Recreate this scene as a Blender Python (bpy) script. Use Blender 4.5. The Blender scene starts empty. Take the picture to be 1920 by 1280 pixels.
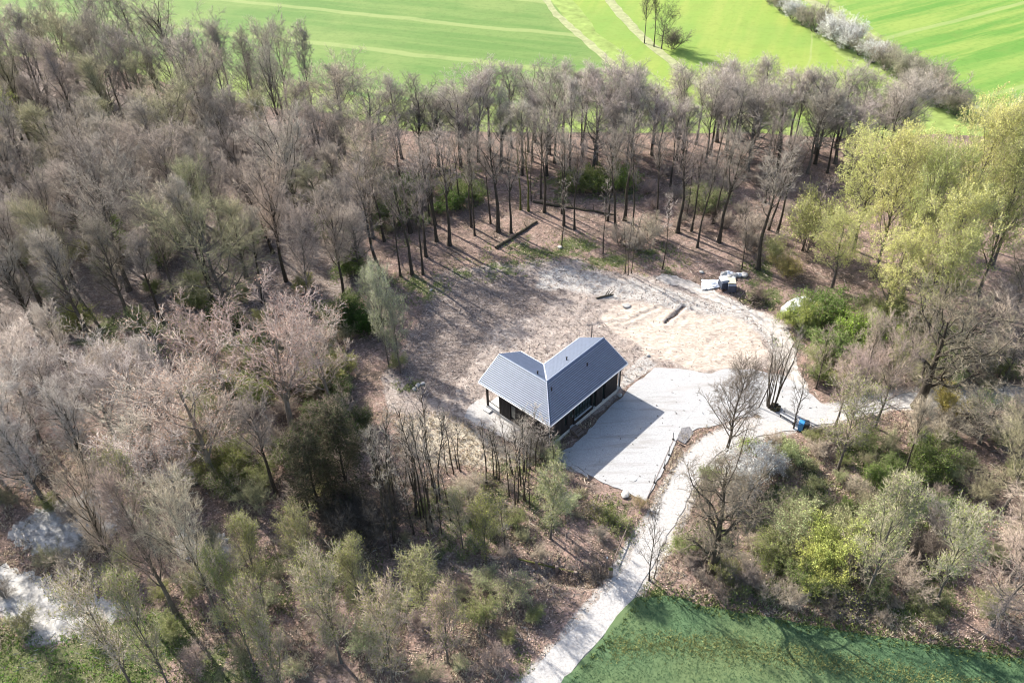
import bpy, bmesh, math, random
import numpy as np
from mathutils import Matrix, Vector
from mathutils.geometry import tessellate_polygon

# ------------------------------------------------------------------ camera
S = bpy.context.scene
C = S.collection
FPX, PITCH, ROLL, CAMH = 1600.0, math.radians(39.07), math.radians(-1.68), 56.2
_fw = np.array([0, math.cos(PITCH), -math.sin(PITCH)])
_u0 = np.array([0, math.sin(PITCH), math.cos(PITCH)])
_r0 = np.array([1.0, 0, 0])
RT = math.cos(ROLL)*_r0 + math.sin(ROLL)*_u0
UP = -math.sin(ROLL)*_r0 + math.cos(ROLL)*_u0
cam = bpy.data.objects.new('camera', bpy.data.cameras.new('camera'))
C.objects.link(cam)
cam.data.sensor_width = 36.0
cam.data.lens = FPX/1920*36
cam.data.clip_start = 0.5
cam.data.clip_end = 6000
m = Matrix(((RT[0], UP[0], -_fw[0], 0), (RT[1], UP[1], -_fw[1], 0), (RT[2], UP[2], -_fw[2], CAMH), (0, 0, 0, 1)))
cam.matrix_world = m
S.camera = cam

# ------------------------------------------------------------------ light
SUN_EL, SUN_AZ = math.radians(36.0), math.radians(134.5)      # azimuth from +x, towards the sun
world = bpy.data.worlds.new('World'); S.world = world; world.use_nodes = True
nt = world.node_tree; nt.nodes.clear()
sky = nt.nodes.new('ShaderNodeTexSky'); sky.sky_type = 'NISHITA'; sky.sun_disc = False
sky.sun_elevation = SUN_EL
sky.sun_rotation = math.pi/2 - SUN_AZ
sky.altitude = 200; sky.air_density = 1.0; sky.dust_density = 2.2; sky.ozone_density = 1.0
bg = nt.nodes.new('ShaderNodeBackground'); bg.inputs['Strength'].default_value = 0.11
wo = nt.nodes.new('ShaderNodeOutputWorld')
nt.links.new(sky.outputs[0], bg.inputs[0]); nt.links.new(bg.outputs[0], wo.inputs[0])
sl = bpy.data.lights.new('sun', 'SUN'); sl.energy = 4.4; sl.angle = math.radians(0.53); sl.color = (1.0, 0.945, 0.86)
sun = bpy.data.objects.new('sun', sl); C.objects.link(sun)
sd = Vector((math.cos(SUN_EL)*math.cos(SUN_AZ), math.cos(SUN_EL)*math.sin(SUN_AZ), math.sin(SUN_EL)))
sun.rotation_euler = sd.to_track_quat('Z', 'Y').to_euler(); sun.location = (-40, 90, 80)
vs = S.view_settings
vs.view_transform = 'Standard'; vs.look = 'None'; vs.gamma = 1.0; vs.use_curve_mapping = False
vs.exposure = 1.42
S.cycles.filter_width = 1.1; S.cycles.max_bounces = 5; S.cycles.diffuse_bounces = 2; S.cycles.glossy_bounces = 2; S.cycles.transmission_bounces = 2; S.cycles.transparent_max_bounces = 4

# ------------------------------------------------------------------ helpers
rng = np.random.default_rng(11)
def at(px, py, z=0.0):
    d = _fw + RT*(px-960)/FPX - UP*(py-640)/FPX
    t = (z-CAMH)/d[2]
    return np.array([d[0]*t, d[1]*t, z])
def to_px(x, y, z=0.0):
    z = np.asarray(z)-CAMH
    Z = x*_fw[0]+y*_fw[1]+z*_fw[2]
    return 960+FPX*(x*RT[0]+y*RT[1]+z*RT[2])/Z, 640-FPX*(x*UP[0]+y*UP[1]+z*UP[2])/Z
def height_for(bx, by, ty):
    """height of an upright thing standing at pixel (bx,by) whose top shows at row ty"""
    p = at(bx, by); lo, hi = 0.0, 40.0
    for _ in range(40):
        md = (lo+hi)/2
        if to_px(p[0], p[1], md)[1] > ty: lo = md
        else: hi = md
    return lo
def W(poly, z=0.0):
    return [at(x, y, z)[:2] for x, y in poly]

class Noise:
    def __init__(s, seed, n=256):
        r = np.random.default_rng(seed); s.n = n; s.g = r.random((n, n))
    def __call__(s, x, y, f):
        x = np.asarray(x)*f; y = np.asarray(y)*f
        i = np.floor(x).astype(int); j = np.floor(y).astype(int)
        u = x-i; v = y-j; u = u*u*(3-2*u); v = v*v*(3-2*v); n = s.n
        g = s.g
        a = g[i % n, j % n]; b = g[(i+1) % n, j % n]; c = g[i % n, (j+1) % n]; d = g[(i+1) % n, (j+1) % n]
        return (a*(1-u)+b*u)*(1-v)+(c*(1-u)+d*u)*v
    def fbm(s, x, y, f, o=4):
        t = 0; a = 1; tot = 0
        for k in range(o):
            t = t+a*s(x+17.3*k, y-9.1*k, f); tot += a; a *= .5; f *= 2.03
        return t/tot
NZ = Noise(3); NZ2 = Noise(8)

def sdf(poly, x, y):
    """signed distance to polygon, negative inside"""
    P = np.array(poly, float); n = len(P)
    d = np.full(x.shape, 1e18); ins = np.zeros(x.shape, bool)
    for i in range(n):
        a = P[i]; b = P[(i+1) % n]; e = b-a
        wx = x-a[0]; wy = y-a[1]
        t = np.clip((wx*e[0]+wy*e[1])/(e@e+1e-12), 0, 1)
        d = np.minimum(d, (wx-e[0]*t)**2+(wy-e[1]*t)**2)
        cnd = ((a[1] > y) != (b[1] > y)) & (x < (b[0]-a[0])*(y-a[1])/(b[1]-a[1]+1e-12)+a[0])
        ins ^= cnd
    d = np.sqrt(d)
    return np.where(ins, -d, d)
def polyline_dist(pts, x, y):
    P = np.array(pts, float); d = np.full(x.shape, 1e18)
    for i in range(len(P)-1):
        a = P[i]; e = P[i+1]-a
        wx = x-a[0]; wy = y-a[1]
        t = np.clip((wx*e[0]+wy*e[1])/(e@e+1e-12), 0, 1)
        d = np.minimum(d, (wx-e[0]*t)**2+(wy-e[1]*t)**2)
    return np.sqrt(d)
def sstep(a, b, x):
    t = np.clip((x-a)/(b-a), 0, 1); return t*t*(3-2*t)

def mesh_np(name, V, quads=None, tris=None, mat=None, smooth=False):
    me = bpy.data.meshes.new(name)
    V = np.asarray(V, np.float32).reshape(-1, 3)
    q = np.zeros((0, 4), int) if quads is None else np.asarray(quads).reshape(-1, 4)
    t = np.zeros((0, 3), int) if tris is None else np.asarray(tris).reshape(-1, 3)
    me.vertices.add(len(V)); me.vertices.foreach_set('co', V.ravel())
    loops = np.concatenate([q.ravel(), t.ravel()]).astype(np.int32)
    me.loops.add(len(loops)); me.loops.foreach_set('vertex_index', loops)
    st = np.concatenate([np.arange(len(q))*4, len(q)*4+np.arange(len(t))*3]).astype(np.int32)
    me.polygons.add(len(st)); me.polygons.foreach_set('loop_start', st)
    me.polygons.foreach_set('loop_total', np.concatenate([np.full(len(q), 4), np.full(len(t), 3)]).astype(np.int32))
    if smooth: me.polygons.foreach_set('use_smooth', np.ones(len(st), bool))
    me.update(calc_edges=True)
    if mat: me.materials.append(mat)
    return me
class MB:
    """collects boxes, prisms and tubes for one mesh"""
    def __init__(s): s.v = []; s.f = []
    def add(s, v, f):
        o = len(s.v); s.v += [tuple(map(float, p)) for p in v]; s.f += [tuple(o+i for i in k) for k in f]; return s
    def box(s, x0, x1, y0, y1, z0, z1):
        return s.add([(x0,y0,z0),(x1,y0,z0),(x1,y1,z0),(x0,y1,z0),(x0,y0,z1),(x1,y0,z1),(x1,y1,z1),(x0,y1,z1)],
                     [(3,2,1,0),(4,5,6,7),(0,1,5,4),(1,2,6,5),(2,3,7,6),(3,0,4,7)])
    def prism(s, ring0, ring1):
        n = len(ring0)
        return s.add(list(ring0)+list(ring1), [tuple(range(n-1,-1,-1)), tuple(range(n,2*n))]+[(i,(i+1)%n,n+(i+1)%n,n+i) for i in range(n)])
    def tube(s, pts, rad, n=8):
        pts = [Vector(p) for p in pts]; rs = rad if isinstance(rad, (list, tuple)) else [rad]*len(pts)
        v = []; f = []
        for i, p in enumerate(pts):
            t = (pts[min(i+1, len(pts)-1)]-pts[max(i-1, 0)]).normalized()
            a = t.orthogonal().normalized() if i == 0 else (pa-t*pa.dot(t)).normalized()
            pa = a; b = t.cross(a)
            for k in range(n):
                w = 2*math.pi*k/n; v.append(p+(a*math.cos(w)+b*math.sin(w))*rs[i])
        for i in range(len(pts)-1):
            for k in range(n): f.append((i*n+k, i*n+(k+1)%n, (i+1)*n+(k+1)%n, (i+1)*n+k))
        f.append(tuple(range(n-1,-1,-1))); f.append(tuple(range((len(pts)-1)*n, len(pts)*n)))
        return s.add(v, f)
    def mesh(s, name, mat, bevel=0):
        me = bpy.data.meshes.new(name); me.from_pydata(s.v, [], s.f)
        if bevel:
            bm = bmesh.new(); bm.from_mesh(me)
            bmesh.ops.bevel(bm, geom=list(bm.edges), offset=bevel, segments=1, affect='EDGES', clamp_overlap=True)
            bm.to_mesh(me); bm.free()
        me.materials.append(mat); me.update(); return me
    def obj(s, name, mat, parent=None, bevel=0): return link(name, s.mesh(name, mat, bevel), parent)
def link(name, me, parent=None):
    o = bpy.data.objects.new(name, me); C.objects.link(o)
    if parent is not None: o.parent = parent
    return o
def empty(name, loc=(0,0,0), rz=0.0):
    o = bpy.data.objects.new(name, None); C.objects.link(o); o.location = loc; o.rotation_euler = (0, 0, rz)
    o.empty_display_size = .3; return o
def tag(o, label, cat, group=None):
    o['label'] = label; o['category'] = cat
    if group: o['group'] = group
    return o
def struct(o): o['kind'] = 'structure'; return o

# ------------------------------------------------------------------ materials
def new_mat(name, rough=0.9, spec=0.25):
    mt = bpy.data.materials.new(name); mt.use_nodes = True
    n = mt.node_tree; b = n.nodes['Principled BSDF']
    b.inputs['Roughness'].default_value = rough; b.inputs['Specular IOR Level'].default_value = spec
    return mt, n, b
def N(n, typ, **kw):
    x = n.nodes.new(typ)
    for k, v in kw.items():
        if k in x.inputs: x.inputs[k].default_value = v
        else: setattr(x, k, v)
    return x
def noise(n, vec, scale, detail=4, rough=.6, dist=0.0):
    x = N(n, 'ShaderNodeTexNoise', Scale=scale, Detail=detail, Roughness=rough, Distortion=dist)
    n.links.new(vec, x.inputs['Vector']); return x.outputs['Fac']
def ramp(n, fac, stops):
    r = n.nodes.new('ShaderNodeValToRGB'); e = r.color_ramp.elements
    while len(e) < len(stops): e.new(0.5)
    for k, (p, c) in enumerate(stops):
        e[k].position = p; e[k].color = (*c, 1) if len(c) == 3 else c
    n.links.new(fac, r.inputs[0]); return r.outputs[0]
def mix(n, fac, a, b, mode='MIX'):
    x = n.nodes.new('ShaderNodeMix'); x.data_type = 'RGBA'; x.blend_type = mode
    for s, v in ((x.inputs[0], fac), (x.inputs[6], a), (x.inputs[7], b)):
        if isinstance(v, (int, float)): s.default_value = v
        elif isinstance(v, tuple): s.default_value = (*v, 1) if len(v) == 3 else v
        else: n.links.new(v, s)
    return x.outputs[2]
def mth(n, op, a, b=0.0, c=0.0, clamp=False):
    x = n.nodes.new('ShaderNodeMath'); x.operation = op; x.use_clamp = clamp
    for s, v in zip(x.inputs, (a, b, c)):
        if isinstance(v, (int, float)): s.default_value = v
        else: n.links.new(v, s)
    return x.outputs[0]
def maprange(n, v, a, b, c=0.0, d=1.0):
    x = n.nodes.new('ShaderNodeMapRange'); x.interpolation_type = 'SMOOTHSTEP'
    for s, k in zip((x.inputs[1], x.inputs[2], x.inputs[3], x.inputs[4]), (a, b, c, d)): s.default_value = k
    n.links.new(v, x.inputs[0]); return x.outputs[0]
def bump(n, b, h, strength=.5, dist=.05):
    x = N(n, 'ShaderNodeBump', Strength=strength, Distance=dist)
    n.links.new(h, x.inputs['Height']); n.links.new(x.outputs[0], b.inputs['Normal'])
def objco(n): return n.nodes.new('ShaderNodeTexCoord').outputs['Object']

def simple_mat(name, col, rough=.8, spec=.3, var=.25, scale=6.0, bmp=0.0, metal=0.0):
    mt, n, b = new_mat(name, rough, spec)
    co = objco(n); f = noise(n, co, scale, 5, .65)
    lo = tuple(c*(1-var) for c in col); hi = tuple(min(1, c*(1+var)) for c in col)
    n.links.new(ramp(n, f, [(.3, lo), (.7, hi)]), b.inputs['Base Color'])
    b.inputs['Metallic'].default_value = metal
    if bmp: bump(n, b, f, bmp, .02)
    return mt
MT = {}
MT['concrete'] = simple_mat('concrete', (.48, .47, .45), .9, .2, .2, 5, .3)
MT['cladding'] = simple_mat('dark_cladding', (.030, .026, .026), .7, .3, .35, 8, .2)
MT['timber_dark'] = simple_mat('dark_timber', (.035, .028, .024), .75, .25, .3, 10, .2)
MT['timber_grey'] = simple_mat('weathered_timber', (.20, .155, .13), .9, .2, .35, 12, .4)
MT['frame_dark'] = simple_mat('dark_frame', (.018, .019, .021), .45, .5, .2, 8)
MT['zinc'] = simple_mat('zinc_gutter', (.62, .64, .66), .45, .5, .1, 6, 0, .35)
MT['zinc_white'] = simple_mat('pale_flashing', (.72, .73, .74), .5, .4, .08, 6)
MT['soffit'] = simple_mat('soffit_board', (.05, .045, .045), .8, .2, .2, 8)
MT['white_paint'] = simple_mat('white_paint', (.75, .75, .76), .5, .4, .08, 4)
MT['steel'] = simple_mat('dark_steel', (.06, .06, .065), .5, .5, .2, 6, 0, .5)
MT['blue_plastic'] = simple_mat('blue_plastic', (.035, .22, .48), .45, .5, .15, 5)
MT['grey_plastic'] = simple_mat('dark_grey_plastic', (.045, .05, .06), .5, .5, .2, 5)
MT['rubber'] = simple_mat('black_rubber', (.015, .015, .016), .8, .3, .2, 5)
MT['boulder'] = simple_mat('pale_stone', (.40, .385, .36), .9, .2, .25, 3, .5)
MT['sack'] = simple_mat('white_sack', (.66, .67, .69), .8, .2, .2, 3, .4)
MT['tarp_dark'] = simple_mat('dark_blue_tarp', (.035, .045, .07), .5, .4, .4, 4, .3)
MT['tarp_white'] = simple_mat('white_tarp', (.72, .74, .78), .5, .4, .12, 3, .3)
MT['cardboard'] = simple_mat('tan_board', (.48, .42, .30), .85, .2, .15, 3)
MT['logbark'] = simple_mat('mossy_log', (.075, .065, .045), .95, .1, .5, 3, .6)
MT['car_white'] = simple_mat('white_car_paint', (.78, .79, .80), .25, .6, .03, 2)
MT['moss_stem'] = simple_mat('mossy_bark', (.10, .105, .035), .95, .1, .45, 3, .5)

mt, n, b = new_mat('window_glass', .06, .8); b.inputs['Base Color'].default_value = (.015, .03, .028, 1); MT['glass'] = mt

# roof tile: matt-glazed anthracite
mt, n, b = new_mat('roof_tile', .55, .5); b.inputs['IOR'].default_value = 2.25
co = objco(n)
f1 = noise(n, co, 2.2, 3); f2 = noise(n, co, 22, 3)
col = mix(n, maprange(n, f1, .3, .7), (.036, .052, .098), (.052, .070, .125))
col = mix(n, mth(n, 'MULTIPLY', maprange(n, f2, .55, .75), .3), col, (.075, .092, .14))
b.inputs['Specular Tint'].default_value = (.80, .89, 1.0, 1)
n.links.new(col, b.inputs['Base Color']); n.links.new(maprange(n, f2, .2, .8, .50, .60), b.inputs['Roughness'])
MT['tile'] = mt

def bark_mat(name, dark, light, scale=7):
    mt, n, b = new_mat(name, .95, .1)
    co = objco(n); mp = N(n, 'ShaderNodeMapping'); mp.inputs['Scale'].default_value = (1, 1, .25)
    n.links.new(co, mp.inputs[0]); f = noise(n, mp.outputs[0], scale, 5, .7)
    f2 = noise(n, co, .7, 3)
    c = ramp(n, f, [(.3, dark), (.72, light)])
    c = mix(n, mth(n, 'MULTIPLY', maprange(n, f2, .5, .75), .5), c, (.10, .105, .04))
    n.links.new(c, b.inputs['Base Color']); bump(n, b, f, .8, .03); return mt
MT['bark'] = bark_mat('bark_dark', (.028, .023, .018), (.105, .088, .070))
MT['bark_grey'] = bark_mat('bark_grey', (.06, .052, .044), (.20, .175, .15))
MT['bark_pale'] = bark_mat('bark_pale', (.11, .095, .08), (.34, .30, .26))

# twigs and leaves take their tint from the object colour
def tint_mat(name, rough, vlo, vhi, trans=0.0, gscale=.6):
    mt, n, b = new_mat(name, rough, .12)
    oi = n.nodes.new('ShaderNodeObjectInfo')
    f = noise(n, objco(n), gscale, 3, .6)
    g = n.nodes.new('ShaderNodeNewGeometry')
    k = mth(n, 'ADD', mth(n, 'MULTIPLY', f, .7), mth(n, 'MULTIPLY', g.outputs['Random Per Island'], .5))
    k = maprange(n, k, .15, .95, vlo, vhi)
    hs = N(n, 'ShaderNodeHueSaturation'); n.links.new(oi.outputs['Color'], hs.inputs['Color']); n.links.new(k, hs.inputs['Value'])
    n.links.new(maprange(n, oi.outputs['Random'], 0, 1, .485, .515), hs.inputs['Hue'])
    n.links.new(hs.outputs[0], b.inputs['Base Color'])
    if trans:
        tr = n.nodes.new('ShaderNodeBsdfTranslucent'); n.links.new(hs.outputs[0], tr.inputs[0])
        mx = n.nodes.new('ShaderNodeMixShader'); mx.inputs[0].default_value = trans
        n.links.new(b.outputs[0], mx.inputs[1]); n.links.new(tr.outputs[0], mx.inputs[2])
        n.links.new(mx.outputs[0], n.nodes['Material Output'].inputs[0])
    return mt
MT['twig'] = tint_mat('twigs', .9, .45, 1.55)
MT['leaf'] = tint_mat('young_leaves', .7, .55, 1.5, .3)
MT['litter'] = tint_mat('dead_leaves_and_sticks', .95, .25, 1.9, 0, 2.0)
MT['grass'] = tint_mat('grass_blades', .85, .45, 1.6, .2, .35)

# ------------------------------------------------------------------ layout polygons (read off the photograph, laid on the ground)
YARD = [(1074,838),(1052,846),(1075,872),(1105,891),(1150,912),(1190,930),(1212,940),(1226,915),(1246,880),(1262,846),(1272,818),(1283,790),(1300,772),(1322,742),
        (1330,712),(1322,700),(1290,694),(1255,690),(1226,690),(1205,706),(1186,722),(1172,737),(1140,768),(1105,806)]
JUNC = [(1322,700),(1360,692),(1410,694),(1460,700),(1500,722),(1530,748),(1562,764),(1545,782),(1492,788),(1440,788),(1418,776),(1398,782),(1352,790),(1318,800),(1290,812),(1276,800),(1286,780),(1316,745),(1330,712)]
TRACK_C = [(1990,752),(1920,748),(1830,745),(1740,747),(1660,752),(1570,772),(1480,789),(1400,806),(1340,832),(1299,872),(1262,942),(1228,1008),(1188,1078),(1140,1142),(1078,1212),(1012,1285),(960,1340)]
BRANCH = [(1506,752),(1492,715),(1480,680),(1474,645),(1452,612),(1410,588),(1350,560),(1290,535),(1230,516)]
TRACK_W = [2.0,2.0,2.0,2.0,2.1,2.3,2.3,2.1,2.0,2.0,1.9,1.8,1.8,1.9,2.1,2.2,2.2]
CLEAR = [(815,600),(800,545),(840,505),(930,488),(1030,486),(1120,500),(1200,520),(1290,535),(1370,560),(1430,588),(1475,610),(1480,660),(1470,705),(1420,700),(1325,700),(1225,690),(1170,735),
         (1040,830),(1000,835),(930,800),(880,800),(800,790),(740,770),(720,725),(735,680),(780,640)]
SAND = [(1120,590),(1150,570),(1200,566),(1290,578),(1370,590),(1420,625),(1440,670),(1400,700),(1300,695),(1240,680),(1205,660),(1175,640),(1140,615)]
CHALK = [(1010,500),(1100,505),(1190,530),(1290,545),(1370,570),(1440,600),(1478,620),(1478,690),(1452,694),(1440,640),(1400,612),(1340,588),(1250,572),(1160,560),(1080,545),(1000,530)]
HOUSEPALE = [(885,760),(905,745),(940,780),(1000,822),(1060,850),(1105,895),(1085,885),(1040,862),(985,840),(930,812),(890,795),(870,780)]
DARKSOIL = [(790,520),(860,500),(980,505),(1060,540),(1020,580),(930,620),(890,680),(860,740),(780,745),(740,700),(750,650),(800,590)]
PALEGRASS = [(740,790),(800,770),(880,800),(950,830),(1000,860),(960,880),(900,880),(820,870),(760,850)]
GRASS = [  # (cx,cy,rx,ry)
    (905,505,70,22),(985,465,75,28),(1080,470,70,25),(1140,480,60,25),(1230,490,60,30),(780,540,50,25),(860,350,45,40),(730,400,40,60),(1060,350,60,25),(1150,350,50,30),
    (1430,520,45,35),(1440,560,40,20),(1560,640,90,60),(1640,730,60,25),(1420,830,60,18),(1335,880,40,25),(1360,920,50,30),(1530,880,60,45),(1640,860,90,50),(1740,880,60,50),
    (1150,970,50,40),(1170,1035,25,40),(1225,1110,40,25),(900,1000,90,40),(960,930,60,40),(850,1030,60,30),(820,960,60,40),(1480,1040,80,50),(1560,1100,80,40),(1700,1150,90,30),
    (660,610,60,20),(420,600,40,15),(560,700,60,60),(480,640,40,40),(450,860,60,50),(770,720,30,12),(980,870,60,20),(1010,960,60,40),
    (200,620,120,40),(330,640,80,40),(640,590,60,30),(110,1235,260,100),(290,1190,100,60),(560,1080,70,70),(660,1060,60,50),(420,1250,60,60),(1000,1260,40,60),(1180,1130,40,40),(80,330,60,60),(1600,960,170,90),(1480,950,90,60),(1420,1010,90,60),(1650,1090,130,60),(1720,960,90,90)]
PALEPATCH = [[(-60,1075),(50,1065),(110,1120),(175,1190),(70,1205),(0,1150)],[(20,1000),(100,945),(190,920),(250,955),(190,1020),(90,1045)],[(330,1000),(420,1010),(450,1040),(380,1060),(340,1040)],[(150,1130),(230,1120),(260,1150),(190,1170)]]
FIELD_A = [(-400,-60),(-300,70),(120,75),(430,140),(700,185),(1000,200),(1215,205),(1250,205),(1190,150),(1075,60),(1012,-30),(1000,-120),(-350,-150)]
MEADOW = [(1050,-120),(1062,-10),(1120,60),(1240,150),(1300,205),(1420,225),(1640,238),(1745,225),(1640,150),(1530,70),(1430,0),(1380,-120)]
FIELD_B = [(1480,-120),(1520,-30),(1600,30),(1700,100),(1800,160),(1880,210),(2040,250),(2300,250),(2400,-120)]
PATHS = [([(1000,-60),(1030,10),(1080,60),(1160,130),(1215,178),(1275,240)], 1.6), ([(1110,-60),(1150,10),(1210,75),(1290,140),(1350,190),(1420,245)], 2.0), ([(1480,-20),(1560,25),(1650,82),(1740,145),(1830,205),(1900,240)], 2.2)]
CROP = [(1190,1118),(1262,1118),(1340,1140),(1500,1168),(1640,1192),(1790,1214),(1925,1235),(2100,1262),(2150,1500),(900,1500),(1040,1290),(1105,1220),(1150,1165)]
DITCH = [(830,1050),(900,1058),(980,1066),(1050,1076),(1110,1086),(1150,1094)]
TRENCH = [(1249,604),(1262,592),(1283,574)]
wYARD, wJUNC, wCROP = W(YARD), W(JUNC), W(CROP)
wTRACK = [at(*p)[:2] for p in TRACK_C]; wBRANCH = [at(*p)[:2] for p in BRANCH]
wDITCH = W(DITCH); wTRENCH = W(TRENCH)
HOUSE_R0 = np.array([3.02, 57.3]); YAW = math.radians(46.2)
ha = np.array([math.cos(YAW), math.sin(YAW)]); hb = np.array([-ha[1], ha[0]])
def huv(u, v): return HOUSE_R0+ha*u+hb*v
HOUSE_FOOT = [huv(-2.47,-2.47), huv(7.6,-2.47), huv(7.6,2.47), huv(2.47,2.47), huv(2.47,3.55), huv(-2.47,3.55)]

# ------------------------------------------------------------------ terrain
def axis(lo, a, bb, hi, fine, coarse):
    return np.concatenate([np.arange(lo, a, coarse), np.arange(a, bb, fine), np.arange(bb, hi+coarse, coarse)])
gx = axis(-150, -34, 46, 150, .25, 1.2); gy = axis(12, 36, 110, 235, .25, 1.2)
X, Y = np.meshgrid(gx, gy); X = X.ravel(); Y = Y.ravel()
PX, PY = to_px(X, Y)
wob = (NZ.fbm(X, Y, .25, 4)-.5); wob2 = (NZ2.fbm(X, Y, .25, 4)-.5)
QX = PX+wob*46; QY = PY+wob2*34
def pmask(poly, soft=14): return sstep(soft, -soft, sdf(poly, QX, QY))
d_hard = np.minimum.reduce([polyline_dist(wBRANCH, X, Y)-.8]+[sdf(W(HOUSEPALE), X, Y)]+[sdf(W(pp), X, Y) for pp in PALEPATCH]+[sdf(wYARD, X, Y), sdf(wJUNC, X, Y), polyline_dist(wTRACK, X, Y)-1.25, sdf(HOUSE_FOOT, X, Y), sdf(wCROP, X, Y)])
rough = sstep(.05, 1.2, d_hard)
clear = pmask(CLEAR, 16)
Zh = rough*((NZ.fbm(X, Y, .18, 3)-.5)*.30 + (NZ2.fbm(X, Y, .9, 4)-.5)*(.22+.10*clear) + clear*(np.abs(NZ.fbm(X, Y, 1.6, 3)-.5))*-.14)
far = sstep(105, 116, Y)
Zh = Zh*(1-far)
dt = polyline_dist(wDITCH, X, Y); Zh -= .75*sstep(1.3, .2, dt)*rough
dtr = polyline_dist(wTRENCH, X, Y); Zh -= .6*sstep(.17, .02, dtr); Zh += .10*np.exp(-((dtr-.55)/.22)**2)
# wheel ruts and scraped ridges in the sandy ground
for pts in ([(1200,655),(1260,672),(1300,690)], [(1330,640),(1378,666)], [(1318,655),(1370,680)], [(1045,560),(1110,585),(1150,605)], [(1215,520),(1290,560),(1380,598),(1440,640)], [(1240,512),(1320,552),(1400,590)],
            [(1105,610),(1180,600),(1235,575)], [(940,560),(1020,590),(1060,620)], [(1300,580),(1330,600),(1370,610)]):
    dr = polyline_dist(W(pts), X, Y); Zh += rough*(-.13*np.exp(-(dr/.16)**2)+.07*np.exp(-((dr-.42)/.18)**2))
Zh -= .035*(1-rough)
nx, ny = len(gx), len(gy)
I = (np.arange(ny-1)[:, None]*nx+np.arange(nx-1)[None]).ravel()
me = mesh_np('ground', np.stack([X, Y, Zh], 1), np.stack([I, I+1, I+nx+1, I+nx], 1), None, None, True)
def gz(x, y):
    x = np.atleast_1d(np.asarray(x, float)); y = np.atleast_1d(np.asarray(y, float)); G = Zh.reshape(ny, nx)
    i = np.clip(np.searchsorted(gx, x)-1, 0, nx-2); j = np.clip(np.searchsorted(gy, y)-1, 0, ny-2)
    u = np.clip((x-gx[i])/(gx[i+1]-gx[i]), 0, 1); v = np.clip((y-gy[j])/(gy[j+1]-gy[j]), 0, 1)
    return (G[j, i]*(1-u)+G[j, i+1]*u)*(1-v)+(G[j+1, i]*(1-u)+G[j+1, i+1]*u)*v
sand = pmask(SAND, 18); chalk = np.maximum(pmask(CHALK, 14), pmask(HOUSEPALE, 6))
for pp in PALEPATCH: chalk = np.maximum(chalk, pmask(pp, 12))
chalk = np.maximum(chalk, sstep(2.2, 1.1, polyline_dist(wTRACK, X, Y)+wob*1.2)*.9)
chalk = np.maximum(chalk, pmask([(1178,690),(1215,668),(1240,682),(1222,694),(1182,724),(1166,728)], 5))
grass = np.zeros_like(X)
for cx, cy, rx, ry in GRASS:
    grass = np.maximum(grass, sstep(1.25, .55, np.hypot((QX-cx)/rx, (QY-cy)/ry)))
grass *= (1-np.maximum(sand, chalk))*np.where((PX < 420) & (PY > 1090), 1, .35+.65*sstep(.40, .60, NZ2.fbm(X, Y, .55, 4)))
pale = pmask(PALEGRASS, 18)
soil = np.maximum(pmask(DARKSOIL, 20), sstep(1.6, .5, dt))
soil = np.maximum(soil, sstep(.28, .12, dtr))
kt = sstep(.12, .26, dtr); sand = sand*kt; chalk = chalk*kt
soil = np.maximum(soil, .75*pmask([(-300,60),(420,180),(640,250),(700,310),(690,560),(380,640),(-300,660)], 30))
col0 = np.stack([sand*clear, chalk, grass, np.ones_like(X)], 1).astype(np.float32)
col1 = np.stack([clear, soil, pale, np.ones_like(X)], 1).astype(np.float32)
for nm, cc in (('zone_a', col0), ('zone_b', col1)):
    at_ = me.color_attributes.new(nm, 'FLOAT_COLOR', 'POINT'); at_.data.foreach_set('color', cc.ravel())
mt, n, b = new_mat('woodland_ground', .97, .08)
co = objco(n)
za = N(n, 'ShaderNodeVertexColor', layer_name='zone_a'); zb = N(n, 'ShaderNodeVertexColor', layer_name='zone_b')
sa = n.nodes.new('ShaderNodeSeparateColor'); sb = n.nodes.new('ShaderNodeSeparateColor')
n.links.new(za.outputs[0], sa.inputs[0]); n.links.new(zb.outputs[0], sb.inputs[0])
n_big = noise(n, co, .35, 4); n_mid = noise(n, co, 1.6, 5, .65); n_fine = noise(n, co, 6.5, 5, .75); n_fin2 = noise(n, co, 15, 3, .7)
st_map = N(n, 'ShaderNodeMapping'); st_map.inputs['Scale'].default_value = (1.0, 3.2, 1); st_map.inputs['Rotation'].default_value = (0, 0, math.radians(40)); n.links.new(co, st_map.inputs[0])
n_str = noise(n, st_map.outputs[0], 1.4, 5, .7, 1.2)
vor = N(n, 'ShaderNodeTexVoronoi', Scale=4.2); n.links.new(co, vor.inputs['Vector'])
vcol = n.nodes.new('ShaderNodeSeparateColor'); n.links.new(vor.outputs['Color'], vcol.inputs[0])
# dead beech leaves: pinkish flecks over humus
lit = ramp(n, n_fine, [(.30, (.07, .05, .038)), (.46, (.19, .135, .11)), (.58, (.34, .245, .21)), (.72, (.47, .37, .33))])
lit = mix(n, mth(n, 'MULTIPLY', maprange(n, vcol.outputs[0], .6, .9), .6), lit, (.40, .27, .22))
lit = mix(n, maprange(n, n_mid, .42, .62, 0, .55), lit, (.115, .095, .072))
lit = mix(n, maprange(n, n_big, .46, .62, 0, .5), lit, (.075, .065, .045))
lit = mix(n, maprange(n, noise(n, co, .8, 4, .7), .56, .72, 0, .55), lit, (.50, .40, .34))
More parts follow.
